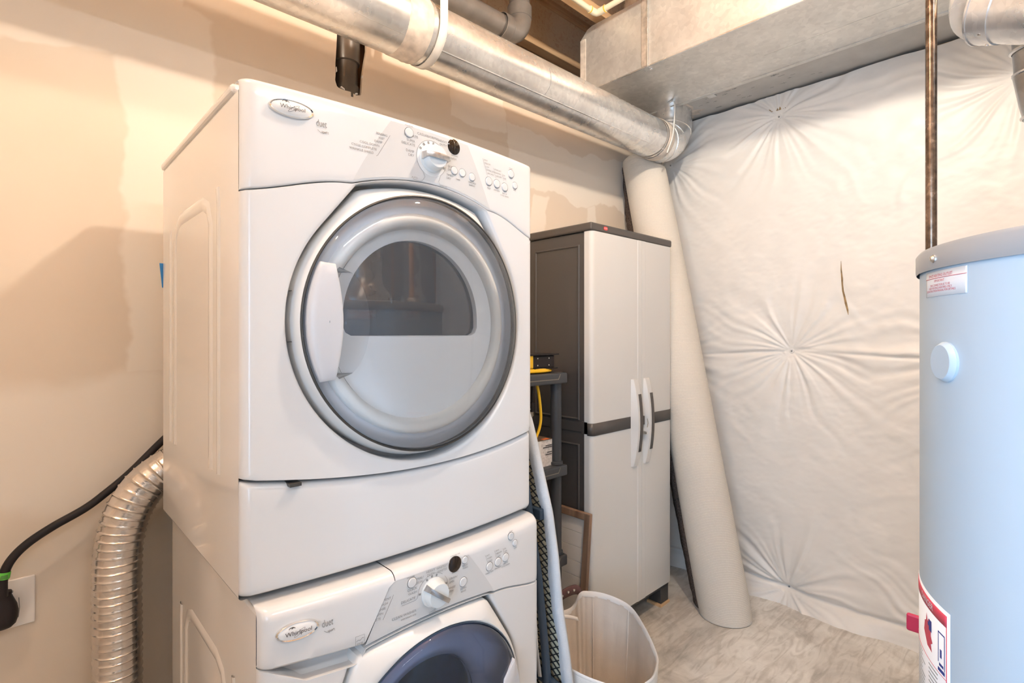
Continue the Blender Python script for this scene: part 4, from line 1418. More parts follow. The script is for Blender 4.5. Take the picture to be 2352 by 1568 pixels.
    for x, z, r in ((0.694, 0.8775, 0.0075), (0.6895, 0.8325, 0.0095), (0.767, 0.8400, 0.0092), (0.7945, 0.8415, 0.0092), (0.820, 0.8435, 0.0092), (0.8395, 0.8865, 0.0085), (0.8535, 0.8665, 0.0072)):
        button(fr, x, z, r, T)
    return T
build_washer()

# ================================================================== LEFT CORNER: hose, cord, outlet
hp = thing('vent_hose', 'ribbed silver foil vent hose rising from floor to dryer', 'hose', (0.186, 1.65, 0))
path = catmull([(0.186, 1.65, 0.0), (0.184, 1.65, 0.25), (0.187, 1.65, 0.5), (0.186, 1.65, 0.74), (0.192, 1.65, 0.84), (0.212, 1.65, 0.912), (0.255, 1.652, 0.972), (0.33, 1.655, 1.015), (0.43, 1.66, 1.03)], 90)
# resample evenly
res = [path[0]]
acc = 0.0
step = 0.0019
for a, b in zip(path[:-1], path[1:]):
    seg = (b - a).length
    while acc + seg >= step:
        f = (step - acc) / seg
        a = a + (b - a) * f
        res.append(a)
        seg = (b - a).length
        acc = 0
    acc += seg
rad = []
for i in range(len(res)):
    s_ = i * step
    ph = (s_ % 0.0185) / 0.0185
    rad.append(0.0505 + 0.0030 * math.exp(-((ph - 0.5) / 0.075) ** 2) + 0.00022 * math.sin(2 * math.pi * s_ / 0.0046))
MB().tube(res, rad, 44, cap=False).build('ribbed_foil', 'flex', hp, smooth=80)
MB().lathe([(0.056, 0.0), (0.056, 0.012), (0.052, 0.014), (0.052, 0.03)], (0.186, 1.65, 0), seg=32).build('end_collar', 'galv', hp)

ot = thing('dryer_outlet', 'cream wall plate behind the black dryer plug', 'outlet', (-0.02, YW, 0.704))
pl = MB().box((-0.090, YW - 0.006, 0.646), (0.0345, YW, 0.763)).build('cover_plate', 'outlet', ot, smooth=0, bevel=0.004, segs=3)
for sz in (0.735, 0.679):
    sc_ = MB().lathe([(0.0, -0.0022), (0.003, -0.0018), (0.0036, 0)], (-0.008, YW - 0.006, sz), (0, 1, 0), 12).build('plate_screw', 'screw', ot)
MB().lathe([(0.028, 0.0), (0.028, -0.003), (0.0, -0.003)], (-0.028, YW - 0.006, 0.704), (0, 1, 0), 28).build('socket_face', 'rubber', ot)

cd = thing('power_cord', 'thick black dryer power cord with round plug and green tag', 'cord', (-0.02, 1.70, 0.70))
cpath = catmull([(-0.0235, 1.705, 0.745), (-0.0225, 1.702, 0.79), (-0.010, 1.702, 0.826), (0.018, 1.704, 0.857), (0.064, 1.706, 0.886), (0.125, 1.709, 0.9155), (0.166, 1.711, 0.944), (0.221, 1.713, 0.990), (0.291, 1.716, 1.061), (0.35, 1.70, 1.12), (0.42, 1.62, 1.16)], 12)
MB().tube(cpath, 0.0098, 16).build('cord', 'rubber', cd)
plug = MB()
prow = []
for z_, rx, ry in ((0.662, 0.004, 0.004), (0.664, 0.018, 0.010), (0.672, 0.026, 0.018), (0.685, 0.030, 0.022), (0.702, 0.0305, 0.023), (0.717, 0.028, 0.021), (0.730, 0.023, 0.018), (0.742, 0.0185, 0.016), (0.746, 0.0195, 0.0165), (0.750, 0.0190, 0.016), (0.752, 0.013, 0.012)):
    prow.append([(-0.026 + rx * math.cos(2 * math.pi * k / 28), 1.722 + ry * math.sin(2 * math.pi * k / 28), z_) for k in range(28)])
plug.grid(prow, close_u=True)
pg = plug.build('plug', 'rubber', cd, smooth=60)
MB().tube([(0.0045, 1.730, 0.725), (0.0058, 1.731, 0.70), (0.0035, 1.731, 0.678)], 0.0008, 6).build('mould_line', 'ink', pg)
MB().lathe([(0.0108, -0.008), (0.0112, -0.006), (0.0112, 0.006), (0.0108, 0.008)], (-0.0205, 1.702, 0.796), (0.14, 0, 1), 24).build('green_tag', 'green_tag', cd)
tg = MB().grid([[(-0.030 - 0.003 * math.sin(k), 1.696, 0.796 + 0.012 * k / 4 + 0.003) for k in range(5)], [(-0.036 - 0.002 * k / 4, 1.700, 0.798 + 0.013 * k / 4 + 0.003) for k in range(5)]])
tg.build('tag_end', 'green_tag', cd, solid=0.0008)
tgi = MB()
for i in range(3):
    tgi.box((-0.028 + i * 0.001, 1.6904, 0.791 + i * 0.003), (-0.014, 1.6910, 0.7922 + i * 0.003))
tgi.build('tag_print', 'ink_dark', cd, smooth=0)

# drain pipe inside the drywall cut-out
dp = thing('drain_pipe', 'dark brown plastic drain pipe inside the drywall cut-out', 'pipe', (0.875, YW + 0.05, 2.0))
MB().tube([(0.877, YW + 0.045, 1.7), (0.877, YW + 0.045, 2.62)], 0.040, 28).build('pipe', 'abs', dp)
MB().lathe([(0.0405, 0.0), (0.047, 0.002), (0.048, 0.01), (0.048, 0.10), (0.041, 0.104)], (0.877, YW + 0.045, 2.345), seg=28).build('coupling', 'abs', dp)
MB().lathe([(0.0405, 0.0), (0.0455, -0.002), (0.0455, -0.05), (0.041, -0.052)], (0.877, YW + 0.045, 2.262), seg=28).build('coupling', 'abs', dp)

# ================================================================== OVERHEAD PIPES AND DUCTS
PY, PZ, PR = 1.485, 2.376, 0.1008
gp_ = thing('round_duct', 'long galvanised round duct slung along the drywall', 'duct', (1.2, PY, PZ))
MB().tube([(X0 + 0.02, PY - 0.006, PZ - 0.020), (0.985, PY, PZ - 0.006)], PR + 0.001, 48).build('duct_length', 'galv', gp_, smooth=50)
MB().tube([(0.96, PY, PZ - 0.006), (2.46, PY + 0.004, PZ + 0.012)], PR - 0.001, 48).build('duct_length', 'galv', gp_, smooth=50)
# lengthwise lock seam
MB().tube([(0.99, PY - 0.067, PZ - 0.078), (2.44, PY - 0.063, PZ - 0.060)], 0.0035, 8).build('lock_seam', 'galv', gp_)
MB().tube([(X0 + 0.05, PY - 0.072, PZ - 0.090), (0.93, PY - 0.067, PZ - 0.079)], 0.0035, 8).build('lock_seam', 'galv', gp_)
# rings at the joint
rg_ = [(PR + 0.0015, -0.075), (PR + 0.0035, -0.070), (PR + 0.0035, -0.020), (PR + 0.006, -0.014), (PR + 0.0035, -0.008), (PR + 0.0045, 0.004), (PR + 0.0025, 0.012), (PR + 0.001, 0.014)]
lab(MB().lathe(rg_, (0.958, PY, PZ - 0.006), (1, 0, 0), 56).build('taped_joint', 'mastic', gp_, smooth=50), 'smeared joint tape')
# elbow up into the soffit
ec = []
for k in range(13):
    a = math.pi / 2 * k / 12
    ec.append((2.50 + 0.145 * math.sin(a), PY + 0.005, PZ + 0.012 + 0.145 * (1 - math.cos(a))))
ec.append((2.645, PY + 0.005, 2.60))
el = MB().tube([(2.455, PY + 0.004, PZ + 0.012)] + ec, PR + 0.001, 44).build('elbow', 'galv', gp_, smooth=60)
for k in (1, 5, 9):
    p, q = Vector(ec[k]), Vector(ec[k + 1])
    MB().lathe([(PR, -0.004), (PR + 0.004, -0.002), (PR + 0.004, 0.002), (PR, 0.004)], p, (q - p), 44).build('elbow_bead', 'galv', el, smooth=60)
lab(MB().lathe([(PR + 0.001, -0.030), (PR + 0.004, -0.026), (PR + 0.003, 0.022), (PR + 0.001, 0.026)], (2.462, PY + 0.004, PZ + 0.012), (1, 0, 0), 44).build('taped_joint', 'mastic', gp_, smooth=50), 'smeared joint tape')
MB().lathe([(PR + 0.0012, -0.006), (PR + 0.0018, -0.005), (PR + 0.0018, 0.005), (PR + 0.0012, 0.006)], (2.395, PY + 0.003, PZ + 0.011), (1, 0.25, 0.1), 44).build('tape_band', 'mastic', gp_, smooth=50)
# dark scratch ring
ar = []
for k in range(14):
    a = R(200 + 62 * k / 13)
    ar.append((1.515, PY + 0.002 + (PR - 0.0003) * math.cos(a) , PZ + 0.003 + (PR - 0.0003) * math.sin(a) * 1))
ar2 = []
for k in range(14):
    a = R(165 + 58 * k / 13)
    ar2.append((1.52 + 0.010 * math.sin(k / 13 * 3), PY + 0.0025 + (PR - 0.0005) * math.cos(a), PZ + 0.001 + (PR - 0.0005) * math.sin(a)))
MB().tube(ar2, 0.0018, 6).build('dark_scuff', 'ink', gp_)
# hanger strap
def strap(x, name_parent, w=0.016):
    rows_ = [[], []]
    pts = [(PY - PR - 0.003, ZJ + 0.02)]
    for k in range(25):
        a = R(180 + 180 * k / 24)
        pts.append((PY + (PR + 0.005) * math.cos(a), PZ - 0.004 + (PR + 0.005) * math.sin(a)))
    pts.append((PY + PR + 0.003, ZJ + 0.02))
    mb = MB()
    mb.grid([[(x - w / 2, y, z) for y, z in pts], [(x + w / 2, y, z) for y, z in pts]])
    return mb
s1 = strap(1.006, None, 0.030).build('hanger_strap', 'strap', solid=0.002)
tag(s1, 'white hanger strap looped under the round duct at the taped joint', 'strap', 'duct straps')
hk = catmull([(2.50, PY - 0.05, 2.579), (2.485, PY - 0.085, 2.574), (2.470, PY - 0.106, 2.54), (2.462, PY - 0.108, 2.46), (2.450, PY - 0.104, 2.37), (2.43, PY - 0.085, 2.29)], 8)
s2 = MB().grid([[(p.x - 0.007, p.y, p.z) for p in hk], [(p.x + 0.007, p.y, p.z) for p in hk]]).build('hanger_strap', 'strap', solid=0.002)
tag(s2, 'short clear strap hooking the duct elbow to the soffit', 'strap', 'duct straps')

# main rectangular duct
du = thing('supply_duct', 'large rectangular galvanised duct hung below the joists', 'duct', (2.32, 0.0, 2.58))
dz0, dz1, dx0, dx1, dyb = 2.58, 2.90, 2.09, 2.555, 1.69
mb = MB()
poly = [(-2.0, dz0), (dyb, dz0), (dyb, dz1 - 0.045), (dyb - 0.04, dz1 - 0.008), (dyb - 0.07, dz1), (-2.0, dz1)]
mb.prism(poly, lambda y, z: (dx0, y, z), lambda y, z: (dx1, y, z))
mb.build('duct_body', 'galv_flat', du, smooth=0)
cap_ = MB().box((dx0 - 0.003, dyb - 0.030, dz0), (dx0, dyb + 0.003, dz1 - 0.05)).build('end_flange', 'mastic', du, smooth=0)
for y in (1.318, -0.2):
    cl_ = MB().box((dx0 - 0.006, y - 0.0155, dz0 + 0.002), (dx0 + 0.001, y + 0.0155, dz1)).build('drive_cleat', 'cleat', du, smooth=0, bevel=0.002, segs=2)
    MB().box((dx0 - 0.009, y - 0.019, dz0 - 0.002), (dx0 - 0.004, y - 0.0145, dz1)).build('cleat_lip', 'galv', cl_, smooth=0)
    MB().box((dx0 - 0.005, y - 0.015, dz0 - 0.003), (dx0 + 0.035, y + 0.015, dz0 + 0.002)).build('cleat_tab', 'galv', cl_, smooth=0)
    MB().box((dx0 + 0.028, y - 0.02, dz0 - 0.006), (dx0 + 0.036, y - 0.010, dz0 + 0.002)).build('cleat_tab', 'galv', cl_, smooth=0)
MB().box((dx0 - 0.0015, -2.0, dz0 - 0.0015), (dx0 + 0.006, dyb, dz0 + 0.004)).build('corner_seam', 'galv', du, smooth=0)
MB().box((dx0 + 0.29, -2.0, dz0 - 0.001), (dx0 + 0.292, 0.9, dz0 + 0.001)).build('crease', 'galv_flat', du, smooth=0)
# flat grey soffit strip between the duct and the insulated wall
sf = MB()
sf.box((dx1 + 0.002, -2.0, dz0 + 0.006), (XW + 0.055, 1.755, dz0 + 0.03))
so = tag(sf.build('soffit_board', 'galv_grey', smooth=0), 'flat grey soffit strip between rectangular duct and blanket', 'soffit')
MB().box((dx1 - 0.004, -2.0, dz0 - 0.004), (dx1 + 0.018, 1.66, dz0 + 0.008)).build('edge_strip', 'galv_flat', so, smooth=0)
sc = MB()
rnd = random.Random(3)
for i in range(26):
    y = rnd.uniform(0.75, 1.35)
    x = rnd.uniform(2.60, 2.76)
    l = rnd.uniform(0.008, 0.03)
    sc.box((x, y, dz0 + 0.0052), (x + rnd.uniform(0.001, 0.002), y + l, dz0 + 0.007))
    if i % 3 == 0:
        sc.box((x - l * 0.3, y + l * 0.4, dz0 + 0.0052), (x + l * 0.3, y + l * 0.4 + 0.001, dz0 + 0.007))
sc.build('scuff_mark', 'ink', so, smooth=0)['kind'] = 'stuff'
ht = MB()
pts = [(2.68 + (0.118 + 0.022 * math.sin(k * 2.7) + 0.02 * math.sin(k * 1.3 + 1)) * math.cos(2 * math.pi * k / 30), PY + (0.118 + 0.022 * math.sin(k * 2.7) + 0.02 * math.sin(k * 1.3 + 1)) * math.sin(2 * math.pi * k / 30)) for k in range(30)]
pts = [(min(x, 2.79), y) for x, y in pts]
ht.prism(pts, lambda x, y: (x, y, dz0 + 0.0045), lambda x, y: (x, y, dz0 + 0.0065))
ht.build('ragged_sealant', 'mastic', so, smooth=0)
for (y, x) in ((1.245, 2.60),):
    MB().box((x - 0.02, y - 0.022, dz0 - 0.001), (x + 0.012, y + 0.016, dz0 + 0.006)).build('metal_clip', 'galv', so, smooth=0)

# dusty drain pipe with elbow in the joist bay
bp_ = thing('drain_elbow', 'dusty grey-brown drain pipe bending up between the joists', 'pipe', (1.66, 1.715, 2.74))
bz = 2.725
MB().tube([(0.6, 1.715, bz - 0.012), (1.585, 1.715, bz)], 0.047, 28).build('pipe', 'abs_dusty', bp_)
ce = [(1.575, 1.715, bz)]
for k in range(11):
    a = math.pi / 2 * k / 10
    ce.append((1.60 + 0.075 * math.sin(a), 1.715, bz + 0.075 * (1 - math.cos(a))))
ce.append((1.675, 1.715, bz + 0.10))
MB().tube(ce, 0.0535, 28).build('elbow', 'abs_dusty', bp_, smooth=60)
MB().lathe([(0.0535, -0.004), (0.056, -0.002), (0.056, 0.05), (0.0535, 0.053)], (1.675, 1.715, bz + 0.078), seg=28).build('hub', 'abs_dusty', bp_)
MB().lathe([(0.0535, -0.045), (0.056, -0.043), (0.056, 0.0), (0.0535, 0.003)], (1.598, 1.715, bz), (1, 0, 0), 28).build('hub', 'abs_dusty', bp_)
MB().lathe([(0.0475, -0.004), (0.049, 0.0), (0.0475, 0.004)], (1.545, 1.715, bz), (1, 0, 0), 28).build('glue_ring', 'abs', bp_)
MB().tube([(1.675, 1.715, bz + 0.08), (1.675, 1.715, ZJ + 0.30)], 0.047, 28).build('pipe', 'abs_dusty', bp_)

# cream water pipe with tee fitting
wp = thing('water_pipe', 'thin cream plastic water pipe with an elbow under the joists', 'pipe', (1.96, 1.53, 2.87))
wz = 2.885
MB().tube([(0.7, 1.530, wz + 0.005), (1.985, 1.530, wz)], 0.0125, 16).build('pipe', 'cpvc', wp)
MB().tube([(2.005, 1.512, wz), (2.005, 1.10, wz + 0.01)], 0.0125, 16).build('pipe', 'cpvc', wp)
MB().tube([(1.955, 1.530, wz), (1.985, 1.530, wz), (2.002, 1.524, wz), (2.006, 1.505, wz), (2.005, 1.475, wz)], 0.0165, 16).build('elbow_fitting', 'cpvc', wp, smooth=60)
MB().lathe([(0.0168, -0.003), (0.0178, 0), (0.0168, 0.003)], (1.957, 1.530, wz), (1, 0, 0), 18).build('glue_ring', 'yellow', wp)
MB().lathe([(0.0168, -0.003), (0.0178, 0), (0.0168, 0.003)], (2.005, 1.476, wz), (0, 1, 0), 18).build('glue_ring', 'yellow', wp)
# crumpled foil tube standing on the duct
ft = thing('foil_pipe', 'crumpled shiny foil pipe dropping behind the duct corner', 'pipe', (2.22, 1.42, 2.90))
frow = []
for i, z_ in enumerate((2.905, 2.93, 2.95, 2.975, 3.0, 3.04, 3.10, 3.2)):
    frow.append([(2.185 + (0.062 + 0.004 * math.sin(3 * k + i * 2)) * math.cos(2 * math.pi * k / 24), 1.425 + (0.062 + 0.004 * math.sin(3 * k + i * 2)) * math.sin(2 * math.pi * k / 24), z_) for k in range(24)])
MB().grid(frow, close_u=True).build('foil_sleeve', 'foil', ft, smooth=25)

# round ducts at the far right
rd = thing('vent_duct', 'wide galvanised vent duct elbow at the upper right', 'duct', (1.48, 0.105, 2.05))
a_, b_ = Vector((1.4805, 0.105, 2.0495)), Vector((1.414, -0.112, 1.941))
dr_ = (b_ - a_).normalized()
MB().tube([a_ + dr_ * 0.035, a_ + dr_ * 0.21], [0.0728, 0.0826], 40).build('taper', 'galv', rd, smooth=50)
MB().tube([a_ - dr_ * 0.003, a_ + dr_ * 0.039], 0.0756, 40).build('collar', 'galv', rd, smooth=50)
MB().lathe([(0.0742, -0.003), (0.0777, -0.0015), (0.0777, 0.002), (0.0742, 0.0035)], a_, dr_, 40).build('collar_bead', 'galv', rd, smooth=50)
up_ = catmull([a_ + dr_ * 0.01, a_ + Vector((0.030, -0.004, 0.030)), a_ + Vector((0.062, -0.012, 0.085)), a_ + Vector((0.075, -0.015, 0.17))], 5)
up_.append(Vector((up_[-1].x, up_[-1].y, ZJ)))
MB().tube(up_, 0.0735, 40).build('riser', 'galv', rd, smooth=60)
for k in range(6):
    a = R(150 + 34 * k)
    up = Vector((0, 0, 1))
    e1 = (up - dr_ * up.dot(dr_)).normalized()
    e2 = dr_.cross(e1)
    p = a_ + dr_ * 0.028 + (e1 * math.cos(a) + e2 * math.sin(a)) * 0.0756
    MB().lathe([(0.0, 0.0022), (0.003, 0.0015), (0.0036, -0.0015)], p, (e1 * math.cos(a) + e2 * math.sin(a)), 8).build('screw', 'screw', rd)
vp = thing('flue_pipe', 'spangled galvanised flue pipe curving down to a white pipe', 'pipe', (1.62, 0.008, 0))
MB().tube([(1.5785, 0.0315, 1.997), (1.5876, 0.028, 1.92)], 0.0462, 32).build('upper_length', 'galv_old', vp, smooth=50)
MB().tube([(1.5862, 0.028, 1.9256), (1.5995, 0.021, 1.864), (1.6086, 0.0154, 1.8325)], [0.049, 0.0462, 0.0448], 32).build('adjustable_elbow', 'galv_old', vp, smooth=50)
for p, q in (((1.5869, 0.028, 1.9242), (0.1, -0.05, -1)), ((1.5792, 0.0315, 1.9725), (0.1, -0.05, -1)), ((1.6086, 0.0154, 1.8346), (0.1, -0.05, -1))):
    MB().lathe([(0.0462, -0.0035), (0.0504, -0.0014), (0.0504, 0.002), (0.0462, 0.004)], p, q, 32).build('bead', 'galv', vp, smooth=50)
MB().tube([(1.6086, 0.0154, 1.8325), (1.6184, 0.0098, 1.787), (1.6198, 0.0084, 1.7485)], [0.042, 0.0406, 0.0392], 32).build('lower_length', 'galv_old', vp, smooth=50)
MB().tube([(1.6198, 0.0084, 1.759), (1.6198, 0.0084, 0.0)], 0.0364, 32).build('white_length', 'pvc', vp, smooth=50)

# ================================================================== STORAGE CABINET
def build_cabinet():
    T = thing('storage_cabinet', 'tall charcoal plastic cabinet with two light grey doors', 'cabinet', (2.08, 1.55, 0))
    x0, x1, yf, yb = 1.762, 2.405, 1.375, 1.735
    MB().box((x0, yf + 0.008, 0.10), (x1, yb, 1.795)).build('body', 'cab_dark', T, smooth=0, bevel=0.004)
    MB().box((x0 - 0.010, yf - 0.012, 1.797), (x1 + 0.006, yb + 0.006, 1.832)).build('lid', 'cab_lid', T, smooth=0, bevel=0.008, segs=3)
    # raised frames on the flank
    for (ya, yb_, za, zb) in ((1.432, 1.70, 0.985, 1.745), (1.432, 1.70, 0.16, 0.885)):
        w = 0.012
        fr_ = MB()
        outer = [(ya, za), (yb_, za), (yb_, zb), (ya, zb)]
        def loop(ins, x):
            c = [(ya + ins, za + ins), (yb_ - ins, za + ins), (yb_ - ins, zb - ins), (ya + ins, zb - ins)]
            return [(x, y, z) for y, z in c]
        fr_.grid([loop(0, x0 + 0.001), loop(w * 0.35, x0 - 0.005), loop(w * 0.65, x0 - 0.005), loop(w, x0 + 0.001), loop(w * 1.6, x0 + 0.001)], close_u=True)
        fr_.build('flank_moulding', 'cab_dark', T, smooth=0, bevel=0.002)
    MB().box((x0 - 0.004, yf + 0.012, 0.930), (x0 + 0.002, yf + 0.045, 0.985)).build('hinge_cover', 'cab_lid', T, smooth=0, bevel=0.002)
    MB().box((x0 - 0.002, yf + 0.045, 0.937), (x0 + 0.001, 1.70, 0.978)).build('side_band', 'cab_dark', T, smooth=0, bevel=0.001)
    # doors: bowed slightly at the outer corner
    def door(a, b, left):
        prof = []
        r = 0.020
        if left:
            for k in range(7):
                t = math.pi / 2 * k / 6
                prof.append((a + r - r * math.cos(t), yf + 0.006 - 0.006 - 0.0 + (r - r * math.sin(t))))
            prof = [(a, yf + 0.03)] + [(px, py - 0.012) for px, py in prof]
            prof += [(b - 0.035, yf - 0.012), (b - 0.030, yf - 0.0145), (b - 0.001, yf - 0.0145), (b - 0.001, yf + 0.03)]
        else:
            prof = [(a + 0.001, yf + 0.03), (a + 0.001, yf - 0.0145), (a + 0.030, yf - 0.0145), (a + 0.035, yf - 0.012)]
            for k in range(7):
                t = math.pi / 2 * (1 - k / 6)
                prof.append((b - r + r * math.cos(t), yf - 0.012 + (r - r * math.sin(t))))
            prof += [(b, yf + 0.03)]
        return MB().prism(prof, lambda x, y: (x, y, 0.112), lambda x, y: (x, y, 1.7955)).build('door', 'cab_door', T, smooth=25)
    xm = 2.132
    d1 = door(x0 - 0.004, xm, True)
    d2 = door(xm, x1 + 0.002, False)
    def band(a, b, parent, wrap):
        pr = [(a, yf - 0.0135), (b, yf - 0.0135)]
        mb = MB()
        if wrap:
            r = 0.021
            pts = [(x0 - 0.0055, yf + 0.012)] + [(x0 - 0.0055 + r - r * math.cos(math.pi / 2 * k / 6), yf - 0.0135 + r - r * math.sin(math.pi / 2 * k / 6)) for k in range(7)] + [(b, yf - 0.0135)]
        else:
            r = 0.021
            pts = [(a, yf - 0.0135)] + [(x1 + 0.0035 - r + r * math.cos(math.pi / 2 * (1 - k / 6)), yf - 0.0135 + r - r * math.sin(math.pi / 2 * (1 - k / 6))) for k in range(7)] + [(x1 + 0.0035, yf + 0.012)]
        mb.grid([[(x, y, 0.927) for x, y in pts], [(x, y, 0.980) for x, y in pts]])
        mb.build('door_band', 'cab_lid', parent, smooth=40, solid=0.002)
    band(None, 2.040, d1, True)
    band(2.226, None, d2, False)
    # handles
    for hx, parent, w in ((2.068, d1, 0.042), (2.165, d2, 0.042)):
        rows = []
        sgn = 1 if parent is d1 else 1
        for k in range(17):
            t = k / 16
            z = 0.748 + (1.150 - 0.748) * t
            h = 0.006 + 0.026 * math.sin(math.pi * t) ** 0.8
            yy = yf - 0.014
            rows.append([(hx - w * 0.55, yy + 0.002, z), (hx - w * 0.28, yy - h, z), (hx + w * 0.52, yy - h, z), (hx + w * 0.55, yy + 0.002, z)])
        mb = MB().grid(rows)
        mb.f.append((0, 1, 2, 3))
        mb.f.append((64, 65, 66, 67))
        hd = mb.build('handle', 'cab_door', parent, smooth=30, bevel=0.0015)
        rows = []
        for k in range(13):
            t = 0.17 + 0.66 * k / 12
            z = 0.748 + (1.150 - 0.748) * t
            h = 0.006 + 0.026 * math.sin(math.pi * t) ** 0.8 + 0.0015
            yy = yf - 0.014
            xa = hx + w * 0.06
            rows.append([(xa, yy - h + 0.003, z), (xa + 0.001, yy - h, z), (hx + w * 0.56, yy - h, z), (hx + w * 0.58, yy - h + 0.012, z)])
        mb = MB().grid(rows)
        mb.build('grip_inlay', 'cab_lid', hd, smooth=40, solid=0.001)
    MB().box((2.126, yf - 0.026, 0.935), (2.139, yf - 0.012, 0.975)).build('latch', 'cab_dark', d2, smooth=0, bevel=0.001)
    lk = MB().lathe([(0.0, -0.030), (0.006, -0.030), (0.0075, -0.024), (0.0075, 0.0)], (2.134, yf - 0.012, 0.896), (0, 1, 0), 18).build('lock', 'chrome', d2)
    MB().tube([(2.130, yf - 0.045, 0.965), (2.128, yf - 0.05, 0.945), (2.130, yf - 0.045, 0.925)], 0.002, 8).build('hasp_wire', 'chrome', d2)
    # badge on the lid
    lg = MB()
    for k in (0,):
        pts = []
        for q in range(32):
            t = 2 * math.pi * q / 32
            pts.append((1.852 + 0.0135 * math.copysign(abs(math.cos(t)) ** 0.5, math.cos(t)), 1.815 + 0.0075 * math.copysign(abs(math.sin(t)) ** 0.7, math.sin(t))))
        lg.prism(pts, lambda x, z: (x, yf - 0.0135, z), lambda x, z: (x, yf - 0.010, z))
    rl = lg.build('red_badge', 'red_logo', T, smooth=0)
    v_, f_ = text2d('KETER', 0.0075)
    MB().add([(1.852 + a, yf - 0.0139, 1.815 + b) for a, b in v_], f_).build('badge_print', 'white_ink', rl, smooth=0)
    # plinth and feet
    MB().box((x0 + 0.004, yf + 0.004, 0.088), (x1 - 0.002, yb - 0.01, 0.112)).build('plinth', 'cab_dark', T, smooth=0)
    for fx in (x0 + 0.01, x1 - 0.075):
        for fy in (yf + 0.002, yb - 0.09):
            MB().box((fx, fy, 0.012), (fx + 0.07, fy + 0.07, 0.09)).build('foot', 'cab_dark', T, smooth=0, bevel=0.003)
    for fx in (x1 - 0.085, x0 + 0.005):
        for fy in (yf - 0.003, yb - 0.095):
            MB().box((fx, fy, 0.0), (fx + 0.085, fy + 0.08, 0.0125)).build('wood_shim', 'pine', T, smooth=0)
build_cabinet()

# ================================================================== CARPET ROLL
def build_carpet():
    T = thing('carpet_roll', 'cream-backed carpet roll leaning upright in the corner', 'carpet', (2.475, 1.12, 0))
    a, b = Vector((2.488, 1.122, 0.004)), Vector((2.578, 1.640, 2.345))
    ax = (b - a).normalized()
    e1 = Vector((0, 0, 1))
    e1 = (Vector((1, 0, 0)) - ax * ax.x).normalized()
    e2 = ax.cross(e1)
    L = (b - a).length
    n = 60
    rows = []
    for k in range(41):
        p = a + ax * (L * (1 - (1 - k / 40) ** 1.4))
        rows.append([p + (e1 * math.cos(2 * math.pi * j / n) + e2 * math.sin(2 * math.pi * j / n)) * (0.121 - 0.008 * (k / 40) ** 2 + 0.0012 * math.sin(3 * 2 * math.pi * j / n + k * 0.2)) for j in range(n)])
    # the soft top end is squashed where it jams behind the round duct
    for row in rows[30:]:
        for p in row:
            dy_, dz_ = p.y - PY, p.z - (PZ + 0.012)
            d = math.hypot(dy_, dz_)
            if d < PR + 0.003:
                p.y += (dy_ / d) * (PR + 0.003 - d)
                p.z += (dz_ / d) * (PR + 0.003 - d)
    # shift the bottom ring so it stands on the floor
    rows[0] = [Vector((p.x, p.y, 0.003)) - ax * 0 for p in rows[0]]
    mb = MB().grid(rows, close_u=True)
    mb.build('backing_wrap', 'carpet_back', T, smooth=60)
    # wound pile seen at both ends
    for t, d in ((0.034, -1), (L - 0.03, 1)):
        sp = []
        lay = MB()
        for w in range(4):
            r0, r1 = 0.108 - 0.026 * w, 0.108 - 0.026 * w - 0.018
            ring = []
            for r, h in ((r0, 0.0), (r0, 0.006 * d), (r1, 0.006 * d), (r1, 0.0)):
                ring.append([a + ax * (t + h * 0.5) + (e1 * math.cos(2 * math.pi * j / 40) + e2 * math.sin(2 * math.pi * j / 40)) * r for j in range(40)])
            lay.grid(ring, close_u=True)
        lay.build('wound_pile', 'pile', T, smooth=40)
    # loose outer edge with dark pile facing out on the left
    def ang_dir(deg):
        return e1 * math.cos(R(deg)) + e2 * math.sin(R(deg))
    view = Vector((0.86, 0.5, 0)).normalized()
    lf = Vector((0, 0, 1)).cross(view)            # image left
    lf = (lf - ax * lf.dot(ax)).normalized()
    bk = ax.cross(lf)
    if bk.dot(view) < 0:
        bk = -bk
    rnd = random.Random(2)
    rowi, rowm, rowo, rowb = [], [], [], []
    for k in range(121):
        t = 0.02 + (L - 0.02) * k / 120
        p = a + ax * t
        prof = math.sin(math.pi * min(1, max(0, (t / L)))) ** 0.6
        wdt = 0.006 + 0.026 * prof * (1.0 if t / L < 0.75 else 1.0)
        j = rnd.uniform(-0.002, 0.002)
        rowi.append(p + lf * 0.116 + bk * 0.030)
        rowm.append(p + lf * (0.120 + wdt * 0.5) + bk * 0.050)
        rowo.append(p + lf * (0.122 + wdt + j) + bk * 0.085)
        rowb.append(p + lf * (0.114 + wdt * 0.8) + bk * 0.095)
    for row in (rowi, rowm, rowo):
        for p in row:
            p.y = min(p.y, 1.748)
    lab(MB().grid([rowi, rowm, rowo]).build('loose_edge', 'pile', T, smooth=60, solid=0.012), 'dark brown pile on the loose edge')
build_carpet()

